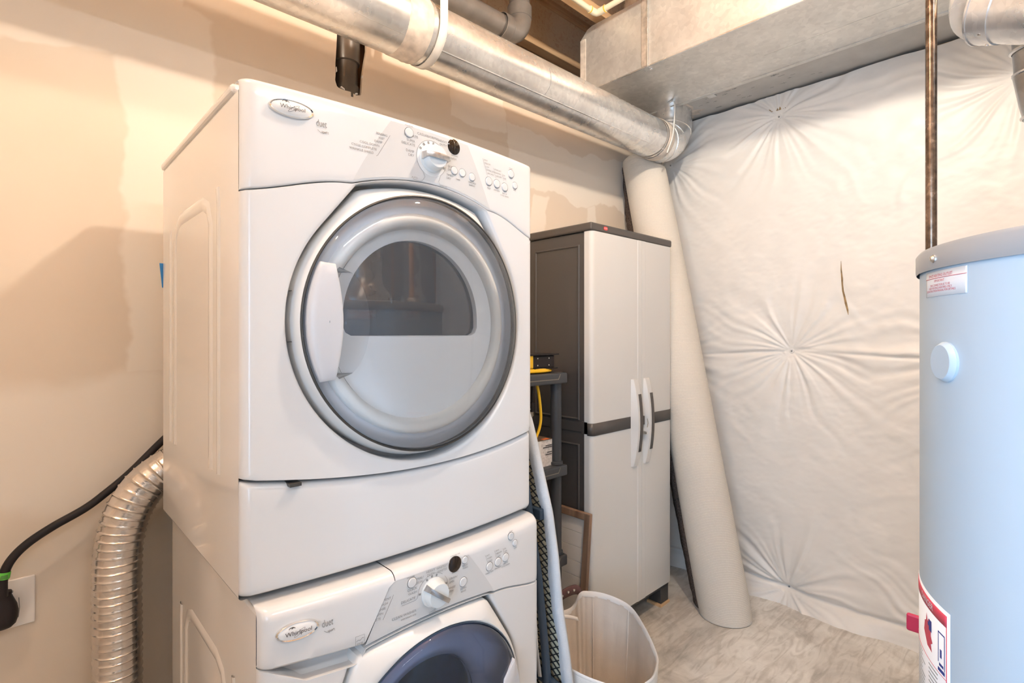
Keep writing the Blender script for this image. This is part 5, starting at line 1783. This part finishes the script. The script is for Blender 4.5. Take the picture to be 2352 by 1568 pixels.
# ================================================================== SHELVING UNIT and its load
def build_shelf():
    T = thing('shelving_unit', 'dark grey plastic shelving unit between dryer and cabinet', 'shelf', (1.35, 1.57, 0))
    x0, x1, y0, y1 = 1.02, 1.662, 1.415, 1.735
    for zt in (1.199, 0.817, 0.445, 0.10):
        sh = MB().box((x0, y0, zt - 0.044), (x1, y1, zt)).build('shelf', 'shelf', T, smooth=0, bevel=0.006, segs=2)
        gr = MB()
        for (a, b) in ((x0 + 0.05, x0 + 0.28), (x1 - 0.27, x1 - 0.045)):
            gr.box((a + 0.012, y0 - 0.0015, zt - 0.027), (b - 0.012, y0 + 0.003, zt - 0.0235))
            gr.prism([(a + 0.012, zt - 0.027), (a + 0.015, zt - 0.0235), (a + 0.003, zt - 0.005), (a, zt - 0.005)], lambda x, z: (x, y0 - 0.0015, z), lambda x, z: (x, y0 + 0.003, z))
            gr.prism([(b - 0.012, zt - 0.027), (b - 0.015, zt - 0.0235), (b - 0.003, zt - 0.005), (b, zt - 0.005)], lambda x, z: (x, y0 - 0.0015, z), lambda x, z: (x, y0 + 0.003, z))
        gr.build('edge_groove', 'shelf_edge', sh, smooth=0)
    for px in (x0 + 0.035, x1 - 0.029):
        for py in (y0 + 0.040, y1 - 0.045):
            for (za, zb) in ((0.10, 0.401), (0.445, 0.773), (0.817, 1.155)):
                MB().tube([(px, py, za), (px, py, zb)], 0.0235, 24).build('post', 'shelf', T, smooth=50)
                MB().lathe([(0.0235, 0), (0.030, 0.002), (0.029, 0.012), (0.0235, 0.014)], (px, py, za), seg=24).build('post_socket', 'shelf', T, smooth=50)
            MB().tube([(px, py, 0), (px, py, 0.056)], 0.026, 20).build('foot', 'shelf', T, smooth=50)
            MB().lathe([(0.0, 0.001), (0.028, 0.001), (0.028, 0.0)], (px, py, 1.199), seg=24).build('socket_hole', 'cab_dark', T)
build_shelf()

def build_reel():
    T = thing('cord_reel', 'black tool case with yellow cord coiled under it on the top shelf', 'cord reel', (1.52, 1.50, 1.199))
    # coil
    co = []
    for k in range(96):
        t = k / 95 * 2.9 * 2 * math.pi
        r = 0.085 - 0.010 * (k / 95)
        co.append((1.475 + r * 1.25 * math.cos(t), 1.50 + r * 0.72 * math.sin(t), 1.2055 + 0.009 * (k / 95)))
    MB().tube(co, 0.0052, 8).build('coiled_cord', 'yellow', T)
    MB().box((1.425, 1.45, 1.2185), (1.565, 1.545, 1.272)).build('case', 'rubber', T, smooth=0, bevel=0.006)
    MB().box((1.39, 1.447, 1.219), (1.438, 1.548, 1.278)).build('yellow_end', 'yellow', T, smooth=0, bevel=0.006)
    MB().box((1.40, 1.442, 1.272), (1.585, 1.552, 1.278)).build('case_rim', 'rubber', T, smooth=0, bevel=0.002)
    MB().box((1.44, 1.445, 1.2155), (1.58, 1.550, 1.2205)).build('case_rim', 'rubber', T, smooth=0, bevel=0.002)
    for x in (1.462, 1.528):
        for z in (1.232, 1.260):
            MB().lathe([(0, -0.0012), (0.0028, -0.001), (0.0032, 0.002)], (x, 1.449, z), (0, 1, 0), 10).build('case_screw', 'screw', T)
    T.location.x += 0.055
build_reel()

def build_hang_cord():
    T = thing('extension_cord', 'yellow extension cord hanging in a loop below the top shelf', 'cord', (1.45, 1.46, 0.95))
    p = catmull([(1.445, 1.452, 1.1535), (1.452, 1.450, 1.12), (1.462, 1.450, 1.06), (1.464, 1.450, 1.01), (1.452, 1.452, 0.965), (1.43, 1.455, 0.935), (1.395, 1.458, 0.92), (1.36, 1.46, 0.94), (1.34, 1.462, 1.0), (1.335, 1.465, 1.10), (1.335, 1.47, 1.1535)], 8)
    MB().tube(p, 0.0058, 10).build('cord', 'yellow', T)
    pl = MB().box((1.424, 1.462, 1.045), (1.446, 1.480, 1.085)).build('plug', 'rubber', T, smooth=0, bevel=0.004)
    MB().tube([(1.435, 1.471, 1.1545), (1.435, 1.471, 1.08)], 0.005, 8).build('plug_lead', 'rubber', T)
    for k, x in enumerate((1.427, 1.4345, 1.442)):
        MB().box((x, 1.469, 1.028 - (0.004 if k == 1 else 0)), (x + 0.003, 1.472, 1.047)).build('prong', 'screw', pl, smooth=0)
    T.location.x += 0.072
build_hang_cord()

def build_box():
    T = thing('carton', 'small white and black printed carton on the middle shelf', 'box', (1.50, 1.50, 0.817))
    MB().box((1.435, 1.455, 0.817), (1.560, 1.60, 0.925)).build('carton_body', 'box_side', T, smooth=0)
    MB().box((1.434, 1.454, 0.9245), (1.561, 1.601, 0.9265)).build('carton_top', 'box_top', T, smooth=0)
    MB().box((1.51, 1.456, 0.9262), (1.545, 1.475, 0.9275)).build('orange_flash', 'orange', T, smooth=0)
    pr = MB()
    for z, a, b in ((0.893, 1.505, 1.557), (0.900, 1.52, 1.557), (0.872, 1.53, 1.556), (0.863, 1.52, 1.556)):
        pr.box((a, 1.4536, z), (b, 1.456, z + 0.0035))
    pr.build('carton_print', 'ink_dark', T, smooth=0)
    MB().box((1.436, 1.4538, 0.818), (1.492, 1.456, 0.924)).build('white_panel', 'plastic_white', T, smooth=0)
    T.location.x += 0.05
build_box()

# framed white plank panel leaning on the cabinet flank
def build_frame():
    T = thing('framed_panel', 'white planked panel in a brown wood frame leaning on cabinet', 'picture', (1.70, 1.53, 0))
    import mathutils
    # local: u along y (0 = front), w up, n = -x ; leaning towards +x at the top
    lean = 0.055
    y0, W, Hh = 1.352, 0.36, 0.605
    def P(u, w, n):
        return (1.690 + lean * w / Hh - n, y0 + u, 0.004 + w * math.cos(math.asin(lean / Hh)))
    def pbox(u0, u1, w0, w1, n0, n1, name, mat, bev=0.0):
        c = [P(u, w, n) for n in (n0, n1) for (u, w) in ((u0, w0), (u1, w0), (u1, w1), (u0, w1))]
        return MB().add(c, [(0, 1, 2, 3), (7, 6, 5, 4), (0, 4, 5, 1), (1, 5, 6, 2), (2, 6, 7, 3), (3, 7, 4, 0)]).build(name, mat, T, smooth=0, bevel=bev)
    f = 0.030
    pbox(0, f, 0, Hh, -0.003, 0.016, 'frame_stile', 'frame_wood', 0.003)
    pbox(W - f, W, 0, Hh, -0.003, 0.016, 'frame_stile', 'frame_wood', 0.003)
    pbox(f, W - f, Hh - f, Hh, -0.003, 0.016, 'frame_rail', 'frame_wood', 0.003)
    pbox(f, W - f, 0, f, -0.003, 0.016, 'frame_rail', 'frame_wood', 0.003)
    w = f
    while w < Hh - f - 0.002:
        w2 = min(w + 0.0605, Hh - f)
        pbox(f, W - f, w + 0.0006, w2 - 0.0006, 0.0, 0.004, 'plank', 'plank_white', 0.0008)
        w = w2
build_frame()

# ================================================================== IRONING BOARD
def build_ironing():
    T = thing('ironing_board', 'folded ironing board on end with mesh underside and pale cover', 'ironing board', (1.07, 1.10, 0))
    yc = 1.095
    def front(z):      # front outline (towards the camera)
        tab = [(0.0, 0.905), (0.35, 0.907), (0.4203, 0.9134), (0.4946, 0.9257), (0.6035, 0.9491), (0.7417, 0.9651), (0.8567, 0.9862), (0.9713, 1.023), (1.06, 1.050), (1.1207, 1.072), (1.150, 1.095)]
        for (a, ya), (b, yb) in zip(tab[:-1], tab[1:]):
            if a <= z <= b:
                return ya + (yb - ya) * (z - a) / (b - a)
        return yc
    zs = [1.15 * (1 - (1 - k / 60) ** 1.15) for k in range(61)]
    F = [(front(z), z) for z in zs]
    Bk = [(2 * yc - y, z) for y, z in F]
    xm, t = 1.080, 0.014
    # pad: flat slab
    rows = [[(xm + t, y, z) for y, z in F], [(xm + t, y, z) for y, z in Bk]]
    slab = MB().grid([[(xm + 0.004, y, z) for y, z in F], [(xm + 0.004, y, z) for y, z in Bk]])
    slab.build('pad', 'pad', T, smooth=0, solid=0.002)
    # cover hem wrapped round the edge
    for E, sg, nm in ((F, 1, 'cover_hem'), (Bk, -1, 'cover_hem')):
        rws = []
        for i, (y, z) in enumerate(E):
            a = E[max(i - 1, 0)]
            b = E[min(i + 1, len(E) - 1)]
            ty, tz = b[0] - a[0], b[1] - a[1]
            l = math.hypot(ty, tz) or 1
            ny, nz = tz / l * sg, -ty / l * sg      # inward
            w = 0.026 + 0.003 * math.sin(z * 21) + 0.0015 * math.sin(z * 57)
            inner = (y + ny * w, z + nz * w)
            if (inner[0] - yc) * sg > 0:
                inner = (yc, inner[1])
            rws.append([(xm - 0.003, *inner), (xm - 0.006, y + ny * w * 0.5, z + nz * w * 0.5), (xm - 0.004, y + ny * 0.003, z + nz * 0.003), (xm + 0.006, y - ny * 0.004, z - nz * 0.004), (xm + 0.016, y, z), (xm + 0.020, y + ny * 0.02, z + nz * 0.02), (xm + 0.021, yc, z)])
        MB().grid(rws).build(nm, 'cover', T, smooth=60)
    # expanded steel mesh (diamonds)
    ms = MB()
    pitch_z, pitch_y = 0.0195, 0.030
    def clip_line(y0_, z0_, y1_, z1_, steps=60):
        seg = []
        for k in range(steps + 1):
            q = k / steps
            y, z = y0_ + (y1_ - y0_) * q, z0_ + (z1_ - z0_) * q
            ok = 0.02 < z < 1.13 and front(z) + 0.008 < y < 2 * yc - front(z) - 0.008
            if ok:
                seg.append((y, z))
            elif seg:
                break
        return seg
    for d in (1, -1):
        k = -40
        while k < 95:
            z_at = k * pitch_z
            sl = d * pitch_z / pitch_y
            ya, yb = 0.90, 1.29
            pts = []
            for q in range(121):
                y = ya + (yb - ya) * q / 120
                z = z_at + sl * (y - yc)
                if 0.02 < z < 1.135 and front(z) + 0.010 < y < 2 * yc - front(z) - 0.010:
                    pts.append((y, z))
            if len(pts) > 2:
                (y0_, z0_), (y1_, z1_) = pts[0], pts[-1]
                w = 0.0014
                ms.box((0, 0, 0), (0, 0, 0)) if False else None
                ms.add([(xm - 0.0015, y0_, z0_ - w), (xm - 0.0015, y1_, z1_ - w), (xm - 0.0015, y1_, z1_ + w), (xm - 0.0015, y0_, z0_ + w),
                        (xm + 0.0015, y0_, z0_ - w), (xm + 0.0015, y1_, z1_ - w), (xm + 0.0015, y1_, z1_ + w), (xm + 0.0015, y0_, z0_ + w)],
                       [(0, 1, 2, 3), (7, 6, 5, 4), (0, 4, 5, 1), (2, 6, 7, 3)])
            k += 1
    me_ = ms.build('steel_mesh', 'mesh', T, smooth=0)
    me_['kind'] = 'stuff'
    # folded legs: navy tubes and braces
    MB().tube([(1.045, 1.062, 1.02), (1.045, 1.030, 0.85), (1.047, 0.998, 0.69), (1.047, 0.975, 0.52), (1.047, 0.962, 0.40), (1.047, 0.955, 0.06)], 0.0115, 14).build('leg', 'navy', T, smooth=60)
    MB().tube([(1.045, 1.125, 1.02), (1.045, 1.16, 0.70), (1.047, 1.20, 0.40), (1.047, 1.215, 0.06)], 0.0115, 14).build('leg', 'navy', T, smooth=60)
    MB().box((1.060, 1.003, 0.838), (1.078, 1.19, 0.868)).build('cross_bar', 'navy', T, smooth=0, bevel=0.003)
    MB().tube([(1.055, 0.915, 0.405), (1.055, 1.0, 0.418), (1.055, 1.27, 0.418)], 0.014, 14).build('cross_bar', 'navy', T, smooth=60)
    MB().tube([(1.045, 0.955, 0.06), (1.045, 1.215, 0.06)], 0.0115, 14).build('cross_bar', 'navy', T, smooth=60)
    MB().grid([[(1.030, 0.990, 0.60), (1.030, 0.982, 0.50), (1.033, 0.972, 0.43)], [(1.034, 1.004, 0.60), (1.032, 1.000, 0.50), (1.034, 0.985, 0.425)]]).build('plastic_tab', 'plastic_white', T, solid=0.002)
build_ironing()

# ================================================================== LAUNDRY HAMPER
def build_hamper():
    T = thing('laundry_hamper', 'cream canvas laundry hamper standing open on the floor', 'hamper', (1.36, 1.02, 0))
    rim = [(1.527, 1.200, 0.408), (1.562, 1.140, 0.405), (1.560, 1.045, 0.402), (1.49, 0.942, 0.400), (1.395, 0.840, 0.400), (1.342, 0.805, 0.400), (1.270, 0.783, 0.402), (1.185, 0.800, 0.41), (1.135, 0.90, 0.415), (1.130, 1.06, 0.415), (1.150, 1.185, 0.39), (1.25, 1.265, 0.345), (1.40, 1.285, 0.335), (1.485, 1.252, 0.342), (1.506, 1.226, 0.398)]
    R_ = catmull(rim, 8, closed=True)
    c = Vector((1.35, 1.03, 0))
    def ring(z, k, wob=0.0):
        out = []
        for i, p in enumerate(R_):
            d = Vector((p.x - c.x, p.y - c.y, 0))
            w = 1 + wob * math.sin(i * 0.5) * 0.6 + wob * math.sin(i * 0.23 + 1)
            out.append((c.x + d.x * k * w, c.y + d.y * k * w, z))
        return out
    n = len(R_)
    rows_out = []
    for t in (0.0, 0.15, 0.35, 0.55, 0.75, 0.9, 0.97):
        row = []
        for i, p in enumerate(R_):
            k = 0.84 + 0.17 * t ** 0.8 + 0.010 * math.sin(i * 0.42 + t * 3) * (1 - t)
            row.append((c.x + (p.x - c.x) * k, c.y + (p.y - c.y) * k, 0.003 + (p.z - 0.003) * t))
        rows_out.append(row)
    top_o = [(p.x, p.y, p.z) for p in R_]
    top_i = [(c.x + (p.x - c.x) * 0.985, c.y + (p.y - c.y) * 0.985, p.z + 0.001) for p in R_]
    MB().grid(rows_out + [top_o], close_u=True).build('outer_wall', 'canvas_out', T, smooth=60)
    MB().grid([[(p.x, p.y, p.z - 0.006) for p in R_], [(c.x + (p.x - c.x) * 1.012, c.y + (p.y - c.y) * 1.012, p.z + 0.001) for p in R_], [(p.x, p.y, p.z + 0.006) for p in R_], [(c.x + (p.x - c.x) * 0.978, c.y + (p.y - c.y) * 0.978, p.z + 0.001) for p in R_], [(c.x + (p.x - c.x) * 0.972, c.y + (p.y - c.y) * 0.972, p.z - 0.012) for p in R_]], close_u=True).build('rim', 'canvas_out', T, smooth=60)
    rows_in = []
    for t in (0.98, 0.85, 0.7, 0.5, 0.3, 0.12, 0.04):
        row = []
        for i, p in enumerate(R_):
            k = 0.80 + 0.18 * t ** 0.7 + 0.012 * math.sin(i * 0.55 + t * 4) * (1 - t) + 0.006 * math.sin(i * 1.3)
            row.append((c.x + (p.x - c.x) * k, c.y + (p.y - c.y) * k, 0.012 + (p.z - 0.012) * t))
        rows_in.append(row)
    for s_ in (0.6, 0.3, 0.01):
        rows_in.append([(c.x + (p.x - c.x) * 0.8 * s_, c.y + (p.y - c.y) * 0.8 * s_, 0.014 + 0.02 * s_) for p in R_])
    MB().grid(rows_in, close_u=True).build('liner', 'canvas', T, smooth=70)
    # stitched seams on the liner
    for i in (2, 16):
        p = R_[i]
        pts = [(c.x + (p.x - c.x) * (0.795 + 0.175 * t ** 0.7), c.y + (p.y - c.y) * (0.795 + 0.175 * t ** 0.7), 0.012 + (p.z - 0.012) * t) for t in (0.97, 0.8, 0.6, 0.4, 0.2, 0.05)]
        MB().tube(pts, 0.0022, 6).build('seam', 'canvas', T)
    # drawstring bow at the low side of the rim
    for pts in ([(1.30, 1.245, 0.372), (1.33, 1.250, 0.390), (1.39, 1.262, 0.392), (1.44, 1.262, 0.376)], [(1.30, 1.245, 0.372), (1.35, 1.22, 0.374), (1.41, 1.205, 0.362), (1.45, 1.19, 0.345)], [(1.30, 1.245, 0.372), (1.27, 1.24, 0.385), (1.24, 1.25, 0.380)]):
        q = catmull(pts, 6)
        MB().grid([[(p.x, p.y, p.z + 0.006) for p in q], [(p.x, p.y - 0.006, p.z - 0.006) for p in q]]).build('drawstring', 'canvas_out', T, smooth=60, solid=0.002)
build_hamper()

def build_belt():
    T = thing('leather_belt', 'dark maroon leather belt with studs hanging behind the hamper rim', 'belt', (1.56, 1.333, 0.0))
    p = catmull([(1.455, 1.332, 0.05), (1.46, 1.332, 0.20), (1.475, 1.332, 0.305), (1.51, 1.333, 0.342), (1.57, 1.333, 0.350), (1.625, 1.333, 0.338), (1.652, 1.333, 0.30), (1.66, 1.333, 0.18), (1.66, 1.333, 0.05)], 8)
    a = [(q.x, q.y, q.z + 0.019) for q in p]
    b = [(q.x, q.y, q.z - 0.019) for q in p]
    MB().grid([a, b]).build('strap', 'leather', T, smooth=60, solid=0.004)
    for x, z in ((1.53, 0.347), (1.565, 0.350), (1.60, 0.346)):
        MB().lathe([(0, -0.004), (0.0045, -0.003), (0.0055, 0.0)], (x, 1.3305, z), (0, 1, 0), 12).build('stud', 'screw', T)
build_belt()

def build_bundle():
    T = thing('folded_cloth', 'dark patterned cloth bundled inside the hamper mouth', 'clothing', (1.29, 1.19, 0.25))
    rows = []
    rnd = random.Random(9)
    for i in range(9):
        f = i / 8
        row = []
        for k in range(24):
            t = 2 * math.pi * k / 24
            r = (0.078 * math.sin(math.pi * (0.06 + 0.90 * f))) * (1 + 0.12 * math.sin(3 * t + i) + 0.06 * math.sin(7 * t))
            row.append((1.275 + r * 1.1 * math.cos(t), 1.175 + r * 0.7 * math.sin(t), 0.02 + 0.33 * f))
        rows.append(row)
    tag(T, T['label'], 'clothing')
    MB().grid(rows, close_u=True).build('cloth', 'cloth_dark', T, smooth=70)
build_bundle()

# ================================================================== WATER HEATER and gas line
HC, HR = (1.1082, -0.1621), 0.325
def hcyl(deg, z, off=0.0):
    return (HC[0] + (HR + off) * math.cos(R(deg)), HC[1] + (HR + off) * math.sin(R(deg)), z)

def build_heater():
    T = thing('water_heater', 'tall light grey cylindrical water heater at right', 'water heater', (HC[0], HC[1], 0))
    MB().lathe([(0.0, 0.02), (HR, 0.02), (HR, 1.456), (0.0, 1.456)], (HC[0], HC[1], 0), seg=128).build('jacket', 'heater', T, smooth=40)
    MB().lathe([(HR + 0.004, 1.452), (HR + 0.005, 1.456), (HR + 0.005, 1.480), (HR + 0.001, 1.4855), (HR - 0.02, 1.488), (0.0, 1.492)], (HC[0], HC[1], 0), seg=128).build('top_cap', 'heater_cap', T, smooth=40)
    MB().lathe([(0.0, 0.0), (HR - 0.01, 0.0), (HR - 0.01, 0.03), (0.0, 0.03)], (HC[0], HC[1], 0), seg=96).build('base_ring', 'heater_cap', T, smooth=40)
    for a in (119, 160, 200, 280, 340, 40):
        n = Vector((math.cos(R(a)), math.sin(R(a)), 0))
        MB().lathe([(0.0, 0.0045), (0.0032, 0.004), (0.0048, 0.0015), (0.006, 0.001), (0.006, -0.002)], Vector(hcyl(a, 1.4665, 0.005)), n, 12).build('cap_screw', 'screw', T)
    # round access cap
    n = Vector((math.cos(R(123)), math.sin(R(123)), 0))
    MB().lathe([(0.0278, -0.004), (0.0278, 0.002), (0.0240, 0.0075), (0.0232, 0.0080), (0.0, 0.0080)], Vector(hcyl(123, 1.321, 0.0)), n, 40).build('access_cap', 'heater', T, smooth=25)
    def sheet(a0, a1, z0, z1, off, name, mat, parent, corner=0.0):
        rows = [[hcyl(a0 + (a1 - a0) * k / 24, z, off) for k in range(25)] for z in (z0, z0 + (z1 - z0) / 2, z1)]
        return MB().grid(rows).build(name, mat, parent, smooth=60, solid=0.0004)
    # space heating sticker (angle decreases to the image left)
    s1 = sheet(112.0, 130.6, 1.4133, 1.4490, 0.0006, 'outlet_sticker', 'sticker', T)
    def curved_text(items, a_mid, off, mat, parent, name):
        mb = MB()
        for body, da, z, size, al in items:
            v_, f_ = text2d(body, size, al)
            mb.add([hcyl(a_mid + da + math.degrees(p / HR), z + q, off) for p, q in v_], f_)
        return mb.build(name, mat, parent, smooth=0)
    t_ = curved_text([('SPACE HEATING OUTLET', 0, 1.4425, 0.0058, 'CENTER'), ('IMPORTANT', 0, 1.4350, 0.0050, 'CENTER'), ('THIS CONNECTION IS TO BE', 0, 1.4290, 0.0042, 'CENTER'),
                      ('USED FOR SPACE HEATING ONLY.', 0, 1.4250, 0.0042, 'CENTER'), ('SEE INSTRUCTION MANUAL FOR DETAILS.', 0, 1.4210, 0.0042, 'CENTER')], 120.0, 0.0012, 'ink_red', s1, 'sticker_print')
    sheet(112.0, 130.6, 1.4388, 1.4394, 0.0011, 'sticker_rule', 'ink_red', s1)
    # danger sticker
    a0, a1, zt, zb = 98.0, 124.8, 0.9770, 0.60
    s2 = sheet(a0, a1, zb, zt, 0.0006, 'danger_sticker', 'sticker', T)
    sheet(a0, a1 - 1.2, zt - 0.022, zt - 0.006, 0.0012, 'red_band', 'ink_red', s2)
    curved_text([('DANGER', 0, zt - 0.014, 0.0125, 'CENTER')], 112.6, 0.0018, 'sticker', s2, 'danger_print')
    sheet(a1 - 1.4, a1 - 1.2, zb, zt - 0.022, 0.0012, 'border_rule', 'ink_red', s2)
    sheet(a0, a1 - 1.3, zt - 0.0955, zt - 0.0950, 0.0012, 'border_rule', 'ink_red', s2)
    fl_ = [(0.0, -0.012), (0.016, -0.028), (0.034, -0.030), (0.030, -0.020), (0.036, -0.016), (0.030, -0.008), (0.030, 0.004), (0.024, 0.0), (0.022, 0.014), (0.017, 0.008), (0.012, 0.018), (0.010, 0.006), (0.004, 0.004)]
    mbf = MB()
    cf = (0.018, -0.010)
    ptsf = [hcyl(110.2 + math.degrees((x) / HR), zt - 0.050 + z, 0.0012) for x, z in fl_]
    mbf.add(ptsf + [hcyl(110.2 + math.degrees(cf[0] / HR), zt - 0.050 + cf[1], 0.0012)], [(i, (i + 1) % len(fl_), len(fl_)) for i in range(len(fl_))])
    mbf.build('flame_print', 'ink_red', s2, smooth=0)
    nv = MB()
    def bar(a_, b_, z0, z1):
        rows = [[hcyl(a_ + (b_ - a_) * k / 6, z, 0.0013) for k in range(7)] for z in (z0, z1)]
        nv.grid(rows)
    bar(114.2, 116.0, zt - 0.052, zt - 0.036)
    bar(113.4, 115.4, zt - 0.047, zt - 0.041)
    bar(119.6, 122.8, zt - 0.0385, zt - 0.0365)
    bar(119.6, 119.9, zt - 0.080, zt - 0.038)
    bar(122.5, 122.8, zt - 0.086, zt - 0.038)
    bar(119.6, 122.8, zt - 0.092, zt - 0.087)
    bar(120.6, 121.4, zt - 0.072, zt - 0.060)
    bar(120.2, 122.2, zt - 0.084, zt - 0.080)
    nv.build('warning_figure', 'ink_navy', s2, smooth=0)
    tx = MB()
    rnd = random.Random(4)
    z = zt - 0.102
    while z > zb + 0.01:
        for a_, b_ in ((101, 111.5), (114, 122)):
            l = rnd.uniform(0.65, 1.0)
            rows = [[hcyl(a_ + (b_ - a_) * l * k / 8, zz, 0.0012) for k in range(9)] for zz in (z, z + 0.0016)]
            tx.grid(rows)
        z -= 0.0062 if rnd.random() > 0.12 else 0.010
    tx.build('small_print', 'ink', s2, smooth=0)['kind'] = 'stuff'
    # fittings on the top (seen in the dryer door reflection)
    MB().lathe([(0.10, 1.49), (0.10, 1.53), (0.07, 1.57), (0.065, 1.60), (0.065, 2.25)], (HC[0], HC[1], 0), seg=40).build('draft_hood', 'galv', T, smooth=40)
    for dx, dy in ((-0.20, 0.06), (0.20, 0.04)):
        MB().tube([(HC[0] + dx, HC[1] + dy, 1.485), (HC[0] + dx, HC[1] + dy, 2.9)], 0.011, 14).build('water_line', 'copper', T)
        MB().lathe([(0.018, 0), (0.018, 0.03), (0.012, 0.035)], (HC[0] + dx, HC[1] + dy, 1.49), seg=12).build('nipple', 'galv', T)
build_heater()

gl_ = thing('gas_pipe', 'dark iron gas pipe running upright behind the water heater', 'pipe', (1.461, 0.199, 0))
MB().tube([(1.461, 0.199, 0.10), (1.461, 0.199, ZJ)], 0.0105, 16).build('pipe', 'iron_pipe', gl_)
MB().lathe([(0.0108, -0.02), (0.0145, -0.018), (0.0145, 0.018), (0.0108, 0.02)], (1.461, 0.199, 0.78), seg=16).build('coupling', 'iron_pipe', gl_)
MB().tube([(1.461, 0.199, 0.11), (1.44, 0.16, 0.105), (1.39, 0.08, 0.105)], 0.0105, 12).build('branch', 'iron_pipe', gl_)
vh = MB().box((1.438, 0.211, 0.700), (1.449, 0.240, 0.738)).build('valve_handle', 'red_paint', gl_, smooth=0, bevel=0.004)
MB().tube([(1.461, 0.199, 0.72), (1.445, 0.222, 0.72)], 0.008, 12).build('valve_stem', 'red_paint', gl_)
